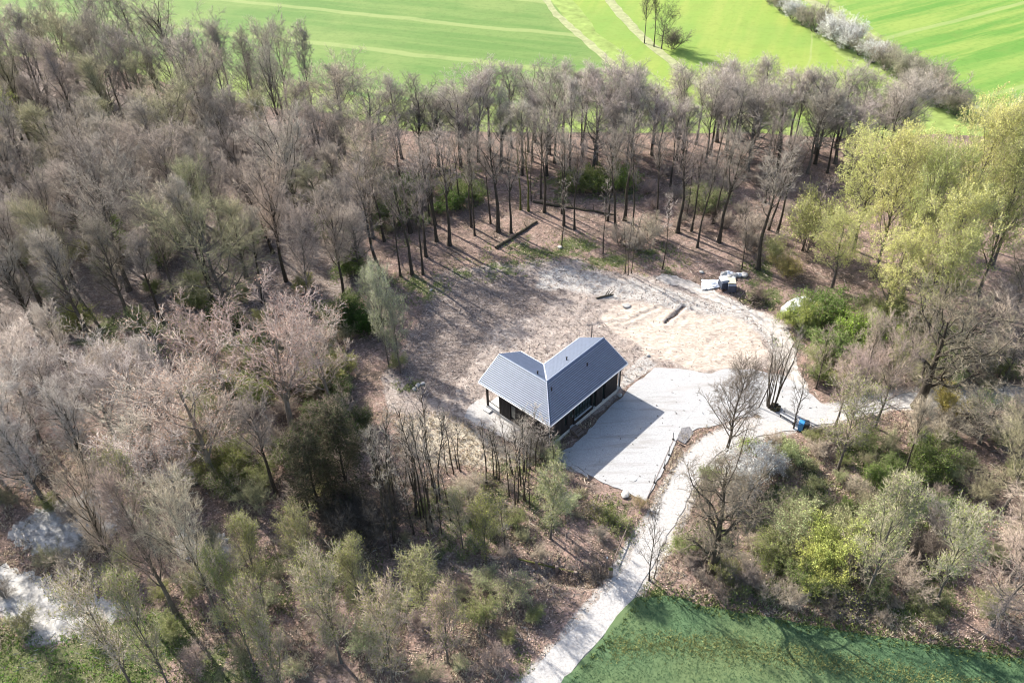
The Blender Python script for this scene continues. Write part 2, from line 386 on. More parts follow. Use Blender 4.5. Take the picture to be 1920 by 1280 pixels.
# trampled clearing soil
cl = ramp(n, n_fine, [(.28, (.11, .09, .075)), (.5, (.30, .25, .215)), (.72, (.50, .435, .385))])
cl = mix(n, maprange(n, n_str, .40, .62, 0, .6), cl, (.40, .345, .31))
cl = mix(n, maprange(n, n_mid, .50, .66, 0, .8), cl, (.12, .10, .088))
cl = mix(n, maprange(n, noise(n, co, .9, 5, .75, .6), .52, .66, 0, .7), cl, (.52, .46, .41))
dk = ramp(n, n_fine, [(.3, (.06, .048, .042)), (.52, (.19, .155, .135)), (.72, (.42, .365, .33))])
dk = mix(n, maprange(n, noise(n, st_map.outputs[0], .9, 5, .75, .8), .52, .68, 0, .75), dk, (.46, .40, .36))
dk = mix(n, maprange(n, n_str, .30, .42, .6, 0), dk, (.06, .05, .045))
sd_ = ramp(n, n_str, [(.30, (.25, .20, .165)), (.46, (.43, .36, .30)), (.62, (.57, .50, .43)), (.8, (.64, .59, .53))])
sd_ = mix(n, maprange(n, n_fin2, .58, .75, 0, .6), sd_, (.25, .19, .15))
sd_ = mix(n, maprange(n, n_mid, .56, .70, 0, .55), sd_, (.31, .25, .205))
chk = ramp(n, n_fine, [(.3, (.24, .215, .19)), (.5, (.43, .405, .375)), (.7, (.58, .56, .53))])
chk = mix(n, maprange(n, n_mid, .48, .66, 0, .75), chk, (.25, .21, .18))
chk = mix(n, maprange(n, n_str, .55, .72, 0, .5), chk, (.17, .14, .12))
gr = ramp(n, n_fine, [(.3, (.045, .060, .022)), (.5, (.095, .125, .045)), (.7, (.20, .22, .10))])
gr = mix(n, maprange(n, n_mid, .5, .7, 0, .5), gr, (.17, .165, .075))
pg = ramp(n, n_fine, [(.3, (.22, .19, .14)), (.5, (.42, .37, .29)), (.72, (.58, .53, .44))])
def edge(v, lo=.35, hi=.62, amt=.5):
    w = mth(n, 'ADD', v, mth(n, 'MULTIPLY', mth(n, 'SUBTRACT', n_mid, .5), amt*1.6)); return maprange(n, w, lo, hi)
c = mix(n, edge(sb.outputs[0]), lit, cl)
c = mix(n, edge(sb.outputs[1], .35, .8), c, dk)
c = mix(n, edge(sb.outputs[2], .3, .8), c, pg)
c = mix(n, edge(sa.outputs[0], .3, .75), c, sd_)
c = mix(n, edge(sa.outputs[1], .32, .75), c, chk)
c = mix(n, mth(n, 'MULTIPLY', edge(sa.outputs[2], .40, .95, .8), .8), c, gr)
n.links.new(c, b.inputs['Base Color'])
hh = mth(n, 'ADD', mth(n, 'MULTIPLY', n_fine, 1.0), mth(n, 'MULTIPLY', n_fin2, .5))
bump(n, b, hh, .9, .12)
me.materials.append(mt)
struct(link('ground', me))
# wide outer land so that the ground runs to the horizon
mt, n, b = new_mat('distant_land', .95, .1)
co = objco(n); f = noise(n, co, .006, 4); f2 = noise(n, co, .08, 4)
cc = mix(n, maprange(n, f, .42, .58), (.10, .19, .03), (.20, .21, .08)); cc = mix(n, maprange(n, f2, .4, .7, 0, .35), cc, (.08, .12, .03))
n.links.new(cc, b.inputs['Base Color'])
mbx = MB()
R = 3200
mbx.add([(-R,-R,-1.2),(R,-R,-1.2),(R,R,-1.2),(-R,R,-1.2)], [(0,1,2,3)])
struct(mbx.obj('outer_land', mt))

# ------------------------------------------------------------------ flat sheets: yard, track, fields
def densify(poly, step, jit, seed):
    r = np.random.default_rng(seed); out = []; P = [np.array(p, float) for p in poly]
    for i in range(len(P)):
        a, bq = P[i], P[(i+1) % len(P)]; L = np.linalg.norm(bq-a); k = max(1, int(L/step)); nrm = np.array([-(bq-a)[1], (bq-a)[0]])/(L+1e-9)
        for j in range(k):
            p = a+(bq-a)*j/k
            out.append(p+nrm*(jit*2*(NZ.fbm(p[0:1]+seed, p[1:2], .8, 3)[0]-.5)*1.6+r.normal()*jit*.25))
    return out
def sheet(name, poly, z, mat, step=.5, jit=.2, seed=1, thick=.0):
    P = densify(poly, step, jit, seed)
    tri = tessellate_polygon([[Vector((p[0], p[1], 0)) for p in P]])
    V = [(p[0], p[1], z) for p in P]
    me = bpy.data.meshes.new(name); F = []
    for t in tri:
        a, bq, cq = (np.array(V[i][:2]) for i in t)
        F.append(tuple(t) if np.cross(bq-a, cq-a) > 0 else tuple(reversed(t)))
    # skirt so that the sheet has a real edge
    k = len(V); V += [(p[0], p[1], z-.12) for p in P]
    F += [(i, i+k, (i+1) % k+k, (i+1) % k) for i in range(k)]
    me.from_pydata(V, [], F); me.materials.append(mat); me.update()
    return struct(link(name, me))
def strip(pts, widths, step=1.0):
    """smooth ribbon outline round a centreline"""
    P = np.array(pts); w = np.array(widths); dense = []; dw = []
    for i in range(len(P)-1):
        p0 = P[max(i-1, 0)]; p1 = P[i]; p2 = P[i+1]; p3 = P[min(i+2, len(P)-1)]
        k = max(2, int(np.linalg.norm(p2-p1)/step))
        for j in range(k):
            t = j/k
            dense.append(.5*((2*p1)+(-p0+p2)*t+(2*p0-5*p1+4*p2-p3)*t*t+(-p0+3*p1-3*p2+p3)*t**3)); dw.append(w[i]*(1-t)+w[i+1]*t)
    dense = np.array(dense); dw = np.array(dw)
    tg = np.gradient(dense, axis=0); tg /= np.linalg.norm(tg, axis=1)[:, None]+1e-9; nr = np.stack([-tg[:, 1], tg[:, 0]], 1)
    return list(dense+nr*dw[:, None]/2)+list((dense-nr*dw[:, None]/2)[::-1])

mt, n, b = new_mat('pale_gravel', .95, .15)
co = objco(n); f = noise(n, co, 9, 4, .8); f2 = noise(n, co, 1.1, 4); f3 = noise(n, co, 24, 2, .7); f4 = noise(n, co, .3, 3)
cc = ramp(n, f, [(.28, (.25, .25, .25)), (.5, (.36, .36, .36)), (.72, (.46, .46, .46))])
mpg = N(n, 'ShaderNodeMapping'); mpg.inputs['Rotation'].default_value = (0, 0, math.radians(-46)); mpg.inputs['Scale'].default_value = (.22, 1.6, 1); n.links.new(co, mpg.inputs[0])
cc = mix(n, maprange(n, noise(n, mpg.outputs[0], .8, 4, .6), .5, .68, 0, .6), cc, (.255, .24, .225))
cc = mix(n, maprange(n, f3, .6, .8, 0, .5), cc, (.20, .20, .22)); cc = mix(n, maprange(n, f2, .58, .75, 0, .35), cc, (.34, .33, .32))
cc = mix(n, maprange(n, f4, .5, .7, 0, .25), cc, (.38, .36, .34))
n.links.new(cc, b.inputs['Base Color']); bump(n, b, mth(n, 'ADD', f, f3), .6, .04); MT['gravel'] = mt
mt, n, b = new_mat('track_surface', .95, .15)
co = objco(n); f = noise(n, co, 5, 5, .75); f2 = noise(n, co, .9, 4); f3 = noise(n, co, 17, 2, .7)
cc = ramp(n, f, [(.28, (.25, .235, .22)), (.5, (.385, .37, .355)), (.72, (.49, .48, .465))])
cc = mix(n, maprange(n, f2, .52, .72, 0, .55), cc, (.42, .37, .33)); cc = mix(n, maprange(n, f3, .6, .8, 0, .5), cc, (.26, .22, .19))
n.links.new(cc, b.inputs['Base Color']); bump(n, b, mth(n, 'ADD', f, f3), .6, .05); MT['track'] = mt
MT['dark_gravel'] = simple_mat('dark_chippings', (.16, .155, .16), .95, .15, .6, 10, .8)
MT['slab'] = simple_mat('pale_slab', (.56, .54, .52), .9, .2, .15, 2, .2)
sheet('gravel_yard', wYARD, .030, MT['gravel'], .45, .12, 2)
sheet('gravel_junction', wJUNC, .022, MT['gravel'], .5, .25, 3)
sheet('track', strip(wTRACK, TRACK_W, .6), .012, MT['track'], .5, .16, 4)
MT['patch'] = simple_mat('pale_patch_ground', (.35, .335, .31), .95, .1, .6, 1.3, .5)
sheet('pale_path', W(HOUSEPALE), .004, MT['track'], .3, .25, 31)
for k_, pp in enumerate(PALEPATCH): sheet('pale_patch', W(pp), .002+.001*k_, MT['patch'], .22, .8, 32+k_)  # irregular pale patches, lighter than the ground around them
MT['worn_track'] = simple_mat('worn_earth_track', (.40, .365, .33), .95, .1, .45, 1.6, .5)
sheet('track_branch', strip(wBRANCH, [2.0, 1.8, 1.7, 1.7, 1.8, 1.9, 1.8, 1.6, 1.2], .6), .0, MT['worn_track'], .3, .3, 41)
sheet('chippings_bed', W([(1277,803),(1292,800),(1301,812),(1284,832),(1268,824)]), .038, MT['dark_gravel'], .3, .05, 5)

def field_mat(name, c1, c2, c3, ang, gap, lw, bands=True):
    mt, n, b = new_mat(name, .9, .15); co = objco(n)
    mp = N(n, 'ShaderNodeMapping'); mp.inputs['Rotation'].default_value = (0, 0, -ang); n.links.new(co, mp.inputs[0])
    sp = n.nodes.new('ShaderNodeSeparateXYZ'); n.links.new(mp.outputs[0], sp.inputs[0])
    wv = mth(n, 'ADD', sp.outputs[1], mth(n, 'MULTIPLY', mth(n, 'SUBTRACT', noise(n, co, .05, 2), .5), 3.0))
    fr = mth(n, 'PINGPONG', wv, gap/2); line = maprange(n, fr, lw, lw*2.2, 1, 0)
    st = N(n, 'ShaderNodeMapping'); st.inputs['Scale'].default_value = (.04, .5, 1); n.links.new(mp.outputs[0], st.inputs[0])
    f = noise(n, st.outputs[0], .6, 4); f2 = noise(n, co, .9, 5, .7); f3 = noise(n, co, .035, 3)
    cc = mix(n, maprange(n, f, .38, .62), c1, c2); cc = mix(n, maprange(n, f3, .45, .62, 0, .6), cc, c3)
    cc = mix(n, maprange(n, f2, .45, .75, 0, .35), cc, tuple(k*.55 for k in c1))
    cc = mix(n, mth(n, 'MULTIPLY', line, .55), cc, (.25, .29, .11)); cc = mix(n, maprange(n, noise(n, co, .25, 5, .7), .5, .7, 0, .3), cc, tuple(k*.7 for k in c2))
    n.links.new(cc, b.inputs['Base Color']); bump(n, b, f2, .5, .1); return mt
MT['verge'] = simple_mat('grassy_verge', (.20, .26, .075), .95, .1, .3, .5, .2)
sheet('verge', W([(-420,-130),(-420,90),(150,110),(430,190),(620,215),(760,245),(1000,250),(1250,248),(1480,250),(1640,262),(1760,250),(1900,262),(2400,300),(2450,-130)]), .010, MT['verge'], 4, .6, 15)
fa = at(520,42)-at(1100,105)
sheet('field', W(FIELD_A), .02, field_mat('winter_wheat', (.095, .172, .042), (.13, .20, .055), (.17, .225, .068), math.atan2(fa[1], fa[0]), 17, .55), 4, .5, 6)
sheet('meadow', W(MEADOW), .02, field_mat('spring_meadow', (.18, .26, .05), (.22, .275, .06), (.14, .235, .05), math.radians(70), 400, .1), 4, .6, 7)
fa = at(1600,110)-at(1900,30)
sheet('field', W(FIELD_B), .02, field_mat('striped_crop', (.095, .205, .035), (.20, .27, .06), (.14, .24, .05), math.atan2(fa[1], fa[0]), 26, .4), 4, .5, 8)
sheet('crop_field', wCROP, .035, field_mat('young_crop', (.070, .125, .062), (.085, .14, .066), (.15, .175, .07), math.radians(-22), 400, .01), .5, .12, 9)
MT['grass_path'] = simple_mat('worn_grass_path', (.26, .275, .14), .95, .1, .25, .8, .2)
for k, (pp, w) in enumerate(PATHS): sheet('path', strip(W(pp), [w]*len(pp), 2.0), .045+.004*k, MT['grass_path'], 2, .25, 20+k)

# ------------------------------------------------------------------ house
house = empty('house', (HOUSE_R0[0], HOUSE_R0[1], 0), YAW)
tag(house, 'single-storey L-shaped house with dark cladding and blue-grey tiled roof in the clearing', 'house')
HW, RISE, EAVE, LA, LB, WI = 2.9, 1.545, 3.36, 8.32, 5.87, 2.47
def rz(s): return EAVE+RISE*(1-s/HW)
def slope_pt(side, s, t, dz=0.0):
    z = rz(s)+dz
    return {'A-': (t, -s, z), 'A+': (t, s, z), 'B-': (-s, t, z), 'B+': (s, t, z)}[side]
def slope_ext(side, s):
    return {'A-': (-s, LA), 'A+': (s, LA), 'B-': (-s, LB), 'B+': (s, LB)}[side]
NC = 18
for side in ('A-', 'A+', 'B-', 'B+'):
    deck = MB()
    r0 = [slope_pt(side, s, t, -.14) for s, t in ((.0, slope_ext(side, 0)[0]), (0, slope_ext(side, 0)[1]-.06), (HW-.03, slope_ext(side, HW)[1]-.06), (HW-.03, slope_ext(side, HW-.03)[0]))]
    r1 = [slope_pt(side, s, t, -.012) for s, t in ((.0, slope_ext(side, 0)[0]), (0, slope_ext(side, 0)[1]-.06), (HW-.03, slope_ext(side, HW)[1]-.06), (HW-.03, slope_ext(side, HW-.03)[0]))]
    deck.prism(r0, r1); part = deck.obj('roof_slope', MT['frame_dark'], house)  # black deck, bared by the course gaps, stands in for shade under tile edges
    rr = random.Random(side)
    for k in range(NC):
        s0, s1 = HW*k/NC+(.066 if k else 0), HW*(k+1)/NC
        a0, b0 = slope_ext(side, s0); a1, b1 = slope_ext(side, s1)
        u = .085+rr.uniform(-.004, .004)
        lo = [slope_pt(side, s0, a0, .0), slope_pt(side, s0, b0, .0), slope_pt(side, s1, b1, .002), slope_pt(side, s1, a1, .002)]
        hi = [slope_pt(side, s0, a0, .068), slope_pt(side, s0, b0, .068), slope_pt(side, s1, b1, u), slope_pt(side, s1, a1, u)]
        MB().prism(lo, hi).obj('tile_course', MT['tile'], part)
def bar(name, p0, p1, w, h, mat, parent=house, n=6):
    return MB().tube([p0, p1], [w, w], n).obj(name, mat, parent)
bar('ridge_cap', (0.02, 0, rz(0)+.02), (LA+.02, 0, rz(0)+.02), .075, .06, MT['tile'])
bar('ridge_cap', (0, .02, rz(0)+.02), (0, LB+.02, rz(0)+.02), .075, .06, MT['tile'])
bar('hip_cap', (0, 0, rz(0)+.04), (-HW, -HW, rz(HW)+.06), .06, .06, MT['tile'])
# valley flashing between the two inner slopes
vf = MB(); e = .11
vf.prism([(0,0,rz(0)+.03),(e,-.0,rz(0)+.035),(HW+e*.4,HW-e*.6,rz(HW)+.055),(HW-e*.6,HW+e*.4,rz(HW)+.055),(0,e,rz(0)+.035)],
         [(0,0,rz(0)+.05),(e,-.0,rz(0)+.055),(HW+e*.4,HW-e*.6,rz(HW)+.085),(HW-e*.6,HW+e*.4,rz(HW)+.085),(0,e,rz(0)+.055)])
vf.obj('valley_flashing', MT['zinc_white'], house)
# gutters on outer and inner eaves, verge trims on the gables
for nm, p0, p1 in (('gutter', (-HW-.07, -HW-.07, EAVE-.02), (LA, -HW-.07, EAVE-.02)), ('gutter', (-HW-.07, -HW-.07, EAVE-.02), (-HW-.07, LB, EAVE-.02)),
                   ('gutter', (HW+.09, HW+.07, EAVE-.02), (LA, HW+.07, EAVE-.02)), ('gutter', (HW+.07, HW+.09, EAVE-.02), (HW+.07, LB, EAVE-.02))):
    bar(nm, p0, p1, .062, .06, MT['zinc'], house, 8)
for sgn in (-1, 1):
    MB().prism([(LA+.003, 0, rz(0)-.15), (LA+.045, 0, rz(0)-.15), (LA+.045, sgn*HW, EAVE-.15), (LA+.003, sgn*HW, EAVE-.15)],
               [(LA+.003, 0, rz(0)+.03), (LA+.045, 0, rz(0)+.03), (LA+.045, sgn*HW, EAVE+.07), (LA+.003, sgn*HW, EAVE+.07)]).obj('verge_board', MT['zinc_white'] if sgn < 0 else MT['tile'], house)
    MB().prism([(0, LB+.003, rz(0)-.15), (0, LB+.045, rz(0)-.15), (sgn*HW, LB+.045, EAVE-.15), (sgn*HW, LB+.003, EAVE-.15)],
               [(0, LB+.003, rz(0)+.03), (0, LB+.045, rz(0)+.03), (sgn*HW, LB+.045, EAVE+.07), (sgn*HW, LB+.003, EAVE+.07)]).obj('verge_board', MT['zinc_white'], house)
# roof vents
for side, s, t in (('A-', 1.02, 4.54), ('A-', .81, -.28), ('A+', .91, 3.89), ('B+', .35, 1.4)):
    p = Vector(slope_pt(side, s, t, .0))
    v = MB().tube([p, p+Vector((0, 0, .40))], .065, 10).obj('roof_vent', MT['rubber'], house)
    MB().tube([p+Vector((0, 0, .36)), p+Vector((0, 0, .39)), p+Vector((0, 0, .43))], [.095, .095, .03], 10).obj('vent_cap', MT['rubber'], v)
# plinth and floor
for x0, x1, y0, y1 in ((-WI-.06, 7.56, -WI-.06, WI+.06), (-WI-.06, WI+.06, WI+.061, 3.60)):
    MB().box(x0, x1, y0, y1, -.25, .36).obj('plinth', MT['concrete'], house, .012)
# outer long wall of wing A (v = -WI): solid pieces between the openings
WT = .22
def wallA(u0, u1, z0, z1, v=-WI, name='wall'):
    o = MB().box(u0, u1, v, v+WT, z0, z1).obj(name, MT['cladding'], house)
    bm = MB(); k = int((u1-u0)/.17)
    for i in range(k):
        c = u0+(i+.5)*(u1-u0)/k; bm.box(c-.062, c+.062, v-.024, v-.001, z0+.01, z1-.01)
    if k:
        q = bm.obj('cladding_boards', MT['cladding'], o); q['kind'] = 'stuff'
    return o
ZF, ZT = .365, 3.30
wallA(-WI, -.32, ZF, ZT); wallA(-.32, .02, ZF, 1.18); wallA(-.32, .02, 2.25, ZT); wallA(.02, .42, ZF, ZT)
wallA(.42, 1.0, 2.62, ZT); wallA(1.0, 1.06, ZF, ZT); wallA(1.06, 3.62, ZF, .86); wallA(1.06, 3.62, 2.95, ZT); wallA(3.62, 3.82, ZF, ZT)
wallA(3.82, 4.24, 2.7, ZT); wallA(4.24, 5.22, ZF, ZT); wallA(5.22, 5.60, 2.55, ZT); wallA(5.60, 7.5, ZF, ZT)
def window(u0, u1, z0, z1, panes, v=-WI, name='window'):
    w = MB()
    w.box(u0, u1, v+.10, v+.16, z0, z0+.05).box(u0, u1, v+.10, v+.16, z1-.05, z1).box(u0, u0+.05, v+.10, v+.16, z0+.05, z1-.05).box(u1-.05, u1, v+.10, v+.16, z0+.05, z1-.05)
    o = w.obj(name, MT['frame_dark'], house)
    wd = (u1-u0-.1)/panes
    for i in range(panes):
        a0 = u0+.05+i*wd
        MB().box(a0+.022, a0+wd-.022, v+.125, v+.14, z0+.052, z1-.052).obj('pane', MT['glass'], o)
        if i: MB().box(a0-.022, a0+.022, v+.085, v+.158, z0+.051, z1-.051).obj('mullion', MT['frame_dark'], o)
    return o
window(-.318, .018, 1.182, 2.248, 1); window(1.062, 3.618, .9, 2.948, 6)
MB().box(1.07, 3.61, -WI-.06, -WI+.098, .862, .898).obj('window_sill', MT['zinc'], house)
d = MB().box(.424, .996, -WI+.13, -WI+.18, ZF+.02, 2.615).obj('door', MT['timber_dark'], house)
MB().tube([(.90, -WI+.07, 1.35), (.90, -WI+.07, 1.65)], .02, 6).obj('handle', MT['zinc'], d)
MB().box(.55, .84, -WI+.118, -WI+.129, 1.5, 2.4).obj('door_pane', MT['glass'], d)
d = MB().box(3.824, 4.236, -WI+.155, -WI+.20, ZF+.02, 2.695).obj('door', MT['frame_dark'], house)
MB().box(3.88, 4.18, -WI+.142, -WI+.154, .6, 2.5).obj('door_pane', MT['glass'], d)
window(5.222, 5.598, .42, 2.548, 1, name='door_window')
# other walls
MB().box(7.28, 7.5, -WI+.221, WI, ZF, ZT).obj('wall', MT['cladding'], house)
MB().prism([(7.30, -WI, ZT+.002), (7.30, WI, ZT+.002), (7.30, 0, rz(0)-.18)], [(7.48, -WI, ZT+.002), (7.48, WI, ZT+.002), (7.48, 0, rz(0)-.18)]).obj('gable', MT['cladding'], house)
MB().box(WI+.001, 7.279, WI-.22, WI, ZF, ZT).obj('wall', MT['cladding'], house)
MB().box(WI-.22, WI, WI-.22, 3.30, ZF, ZT).obj('wall', MT['cladding'], house)
MB().box(-WI+.221, WI-.001, 3.302, 3.52, ZF, ZT).obj('wall', MT['cladding'], house)
MB().prism([(-WI, 3.32, ZT+.002), (WI, 3.32, ZT+.002), (0, 3.32, rz(0)-.18)], [(-WI, 3.50, ZT+.002), (WI, 3.50, ZT+.002), (0, 3.50, rz(0)-.18)]).obj('gable', MT['cladding'], house)
def wallB(v0, v1, z0, z1):
    o = MB().box(-WI, -WI+WT, v0, v1, z0, z1).obj('wall', MT['cladding'], house); bm = MB(); k = int((v1-v0)/.17)
    for i in range(k):
        c = v0+(i+.5)*(v1-v0)/k; bm.box(-WI-.024, -WI-.001, c-.062, c+.062, z0+.01, z1-.01)
    if k: q = bm.obj('cladding_boards', MT['cladding'], o); q['kind'] = 'stuff'
wallB(-WI+.222, 1.7, ZF, ZT); wallB(1.7, 2.3, ZF, .7); wallB(1.7, 2.3, 2.4, ZT); wallB(2.3, 3.52, ZF, ZT)
wd = MB().box(-WI+.10, -WI+.16, 1.702, 2.298, .702, 2.398).obj('window', MT['frame_dark'], house)
MB().box(-WI+.085, -WI+.099, 1.76, 2.24, .76, 2.34).obj('pane', MT['glass'], wd)
# porch of the left wing
MB().box(-WI+.0, .6, 3.62, 5.55, -.2, .30).obj('porch_floor', MT['concrete'], house, .012)
MB().box(-WI-.45, -WI-.003, 4.7, 5.45, -.15, .14).obj('porch_step', MT['concrete'], house, .012)
for x, y in ((-WI+.13, 5.35), (WI-.13, 5.35), (-WI+.13, 3.68)):
    MB().box(x-.085, x+.085, y-.085, y+.085, .305 if x < 0 else -.15, ZT-.19).obj('porch_post', MT['timber_dark'], house)
MB().box(-WI+.03, -WI+.23, 3.53, LB-.1, ZT-.185, ZT+.02).obj('porch_beam', MT['timber_dark'], house)
MB().box(WI-.23, WI-.03, 3.53, LB-.1, ZT-.185, ZT+.02).obj('porch_beam', MT['timber_dark'], house)
MB().box(-WI+.232, WI-.232, 5.27, 5.43, ZT-.185, ZT+.02).obj('porch_beam', MT['timber_dark'], house)
MB().tube([(-WI+.13, 3.72, .85), (-WI+.13, 5.28, 1.0)], .035, 6).obj('porch_rail', MT['timber_dark'], house)
MB().tube([(-WI+.13, 3.72, 2.3), (-WI+.13, 4.5, ZT-.2)], .05, 6).obj('porch_brace', MT['timber_dark'], house)
# porch end of the right wing
for x, y in ((8.12, -WI+.2), (8.12, WI-.2)):
    MB().box(x-.085, x+.085, y-.085, y+.085, -.15, ZT+.02).obj('porch_post', MT['timber_dark'], house)
MB().box(7.62, 8.3, -WI+.1, WI-.1, -.2, .16).obj('porch_floor', MT['concrete'], house, .012)
bar('downpipe', (7.6, -WI-.07, .1), (7.6, -WI-.07, EAVE-.1), .045, 0, MT['zinc'], house, 8)
bar('downpipe', (-WI-.09, -WI-.07, .1), (-WI-.09, -WI-.07, EAVE-.1), .045, 0, MT['zinc'], house, 8)
# entrance steps of weathered timber in front of the door
st = MB()
steps = empty('entrance_steps', (*huv(.7, -WI-.07), 0), YAW)
tag(steps, 'weathered brown timber entrance steps against the house wall by the gravel yard', 'steps')
for k, (y0, y1, z) in enumerate(((-.50, -.02, .36), (-.80, -.52, .24), (-1.10, -.82, .12))):
    t = MB(); w = (y1-y0-.012)/3
    for j in range(3): t.box(-.42, .42, y0+j*(w+.006), y0+j*(w+.006)+w, z, z+.04)
    t.obj('tread', MT['timber_grey'], steps)
for x in (-.40, .36):
    MB().prism([(x, -1.08, .0), (x, -.03, .0), (x, -.03, .355), (x, -.5, .355), (x, -1.08, .115)], [(x+.04, -1.08, .0), (x+.04, -.03, .0), (x+.04, -.03, .355), (x+.04, -.5, .355), (x+.04, -1.08, .115)]).obj('stringer', MT['timber_grey'], steps)

# ------------------------------------------------------------------ branching plants
UPV = np.array([0, 0, 1.0])
def nrm(a): return a/(np.linalg.norm(a, axis=-1, keepdims=True)+1e-9)
class Br:
    def __init__(s, b, d, L, c, r, taper=.3, wig=0.0, g=None):
        s.b, s.d, s.L, s.c, s.r = map(np.asarray, (b, d, L, c, r)); s.taper = taper; n = len(s.L)
        g = g or np.random.default_rng(5)
        e = nrm(np.cross(s.d, g.normal(size=(n, 3)))); e2 = np.cross(s.d, e)
        s.w1 = e*(wig*s.L*g.uniform(.5, 1.2, n))[:, None]; s.w2 = e2*(wig*s.L*g.uniform(.5, 1.2, n))[:, None]
        s.k1 = g.uniform(4, 9, n); s.k2 = g.uniform(6, 13, n)
    def pos(s, i, t):
        t1 = t[:, None]
        return s.b[i]+s.L[i][:, None]*(s.d[i]*t1+s.c[i]*t1*t1)+s.w1[i]*(np.sin(s.k1[i]*t)*np.minimum(t*3, 1))[:, None]+s.w2[i]*(np.sin(s.k2[i]*t)*np.minimum(t*3, 1)*.6)[:, None]
    def tan(s, i, t):
        return nrm(s.L[i][:, None]*(s.d[i]+2*s.c[i]*t[:, None])+s.w1[i]*(s.k1[i]*np.cos(s.k1[i]*t)*.8)[:, None]+s.w2[i]*(s.k2[i]*np.cos(s.k2[i]*t)*.5)[:, None])
    def rad(s, i, t): return s.r[i]*(1-(1-s.taper)*t)
    def tubes(s, nseg, nside, flare=0.0):
        n = len(s.L); idx = np.repeat(np.arange(n), nseg+1); t = np.tile(np.linspace(0, 1, nseg+1), n)
        p = s.pos(idx, t); r = s.rad(idx, t)
        if flare: r = r*(1+flare*np.exp(-t*14))
        tg = s.tan(idx, t); ref = nrm(np.cross(s.d, s.d[:, [1, 2, 0]]+np.array([.31, .57, .11])))[idx]
        e1 = nrm(ref-tg*(ref*tg).sum(1, keepdims=True)); e2 = np.cross(tg, e1)
        a = np.arange(nside)*2*np.pi/nside
        V = p[:, None]+r[:, None, None]*(e1[:, None]*np.cos(a)[None, :, None]+e2[:, None]*np.sin(a)[None, :, None])
        base = (np.arange(n)[:, None]*(nseg+1)+np.arange(nseg)[None]).ravel()*nside
        k = np.arange(nside); k2 = (k+1) % nside
        Q = np.stack([base[:, None]+k, base[:, None]+k2, base[:, None]+nside+k2, base[:, None]+nside+k], 2).reshape(-1, 4)
        return V.reshape(-1, 3), Q
def kids(par, npp, t0, t1, a0, a1, L, rr, trop, curve, wig, g, taper=.3, Lfun=None, planar=0.0):
    n = len(par.L); i = np.repeat(np.arange(n), npp); m_ = len(i)
    slot = np.tile(np.arange(npp), n)
    t = t0+(t1-t0)*(slot+g.random(m_))/npp
    p = par.pos(i, t); tg = par.tan(i, t)
    az = slot*2.399+np.repeat(g.random(n)*6.28, npp)+g.normal(size=m_)*.5
    e1 = nrm(np.cross(tg, np.array([.13, .77, .21]))); e2 = np.cross(tg, e1)
    pr = e1*np.cos(az)[:, None]+e2*np.sin(az)[:, None]
    an = g.uniform(a0, a1, m_)
    d = nrm(tg*np.cos(an)[:, None]+pr*np.sin(an)[:, None]+UPV*trop)
    ln = L*g.uniform(.7, 1.25, m_)
    if Lfun is not None: ln = ln*Lfun(t)
    r = np.minimum(par.rad(i, t)*rr, par.rad(i, t)*.9)
    c = UPV*curve*g.uniform(.4, 1.2, m_)[:, None]+g.normal(size=(m_, 3))*.06
    return Br(p, d, ln, c, r, taper, wig, g)
def spikes(par, npp, t0, t1, a0, a1, L, r, trop, g):
    k = kids(par, npp, t0, t1, a0, a1, L, 1, trop, 0, 0, g)
    n = len(k.L); e1 = nrm(np.cross(k.d, np.array([.3, .2, .9]))); e2 = np.cross(k.d, e1); V = np.empty((n, 4, 3))
    rr = r*g.uniform(.7, 1.3, n)[:, None]
    for j in range(3):
        a = 2*np.pi*j/3; V[:, j] = k.b+rr*(e1*np.cos(a)+e2*np.sin(a))
    tip = k.b+k.d*k.L[:, None]; V[:, 3] = tip
    o = np.arange(n)[:, None]*4
    T = np.concatenate([o+np.array([0, 1, 3]), o+np.array([1, 2, 3]), o+np.array([2, 0, 3])])
    return V.reshape(-1, 3), T, k.b, k.d, k.L
def leaf_quads(P, size, g, aspect=.6, droop=0.0):
    n = len(P); d = nrm(g.normal(size=(n, 3))+np.array([0, 0, -droop])); e = nrm(np.cross(d, g.normal(size=(n, 3)))); s = size*g.uniform(.6, 1.4, n)[:, None]
    V = np.stack([P, P+d*s*.5+e*s*aspect*.5, P+d*s, P+d*s*.5-e*s*aspect*.5], 1)
    return V.reshape(-1, 3), np.arange(n*4).reshape(-1, 4)
def cat(parts):
    V = []; Q = []; T = []; o = 0
    for v, q, t in parts:
        V.append(v)
        if q is not None: Q.append(q+o)
        if t is not None: T.append(t+o)
        o += len(v)
    return np.concatenate(V), (np.concatenate(Q) if Q else None), (np.concatenate(T) if T else None)
class Kind: pass
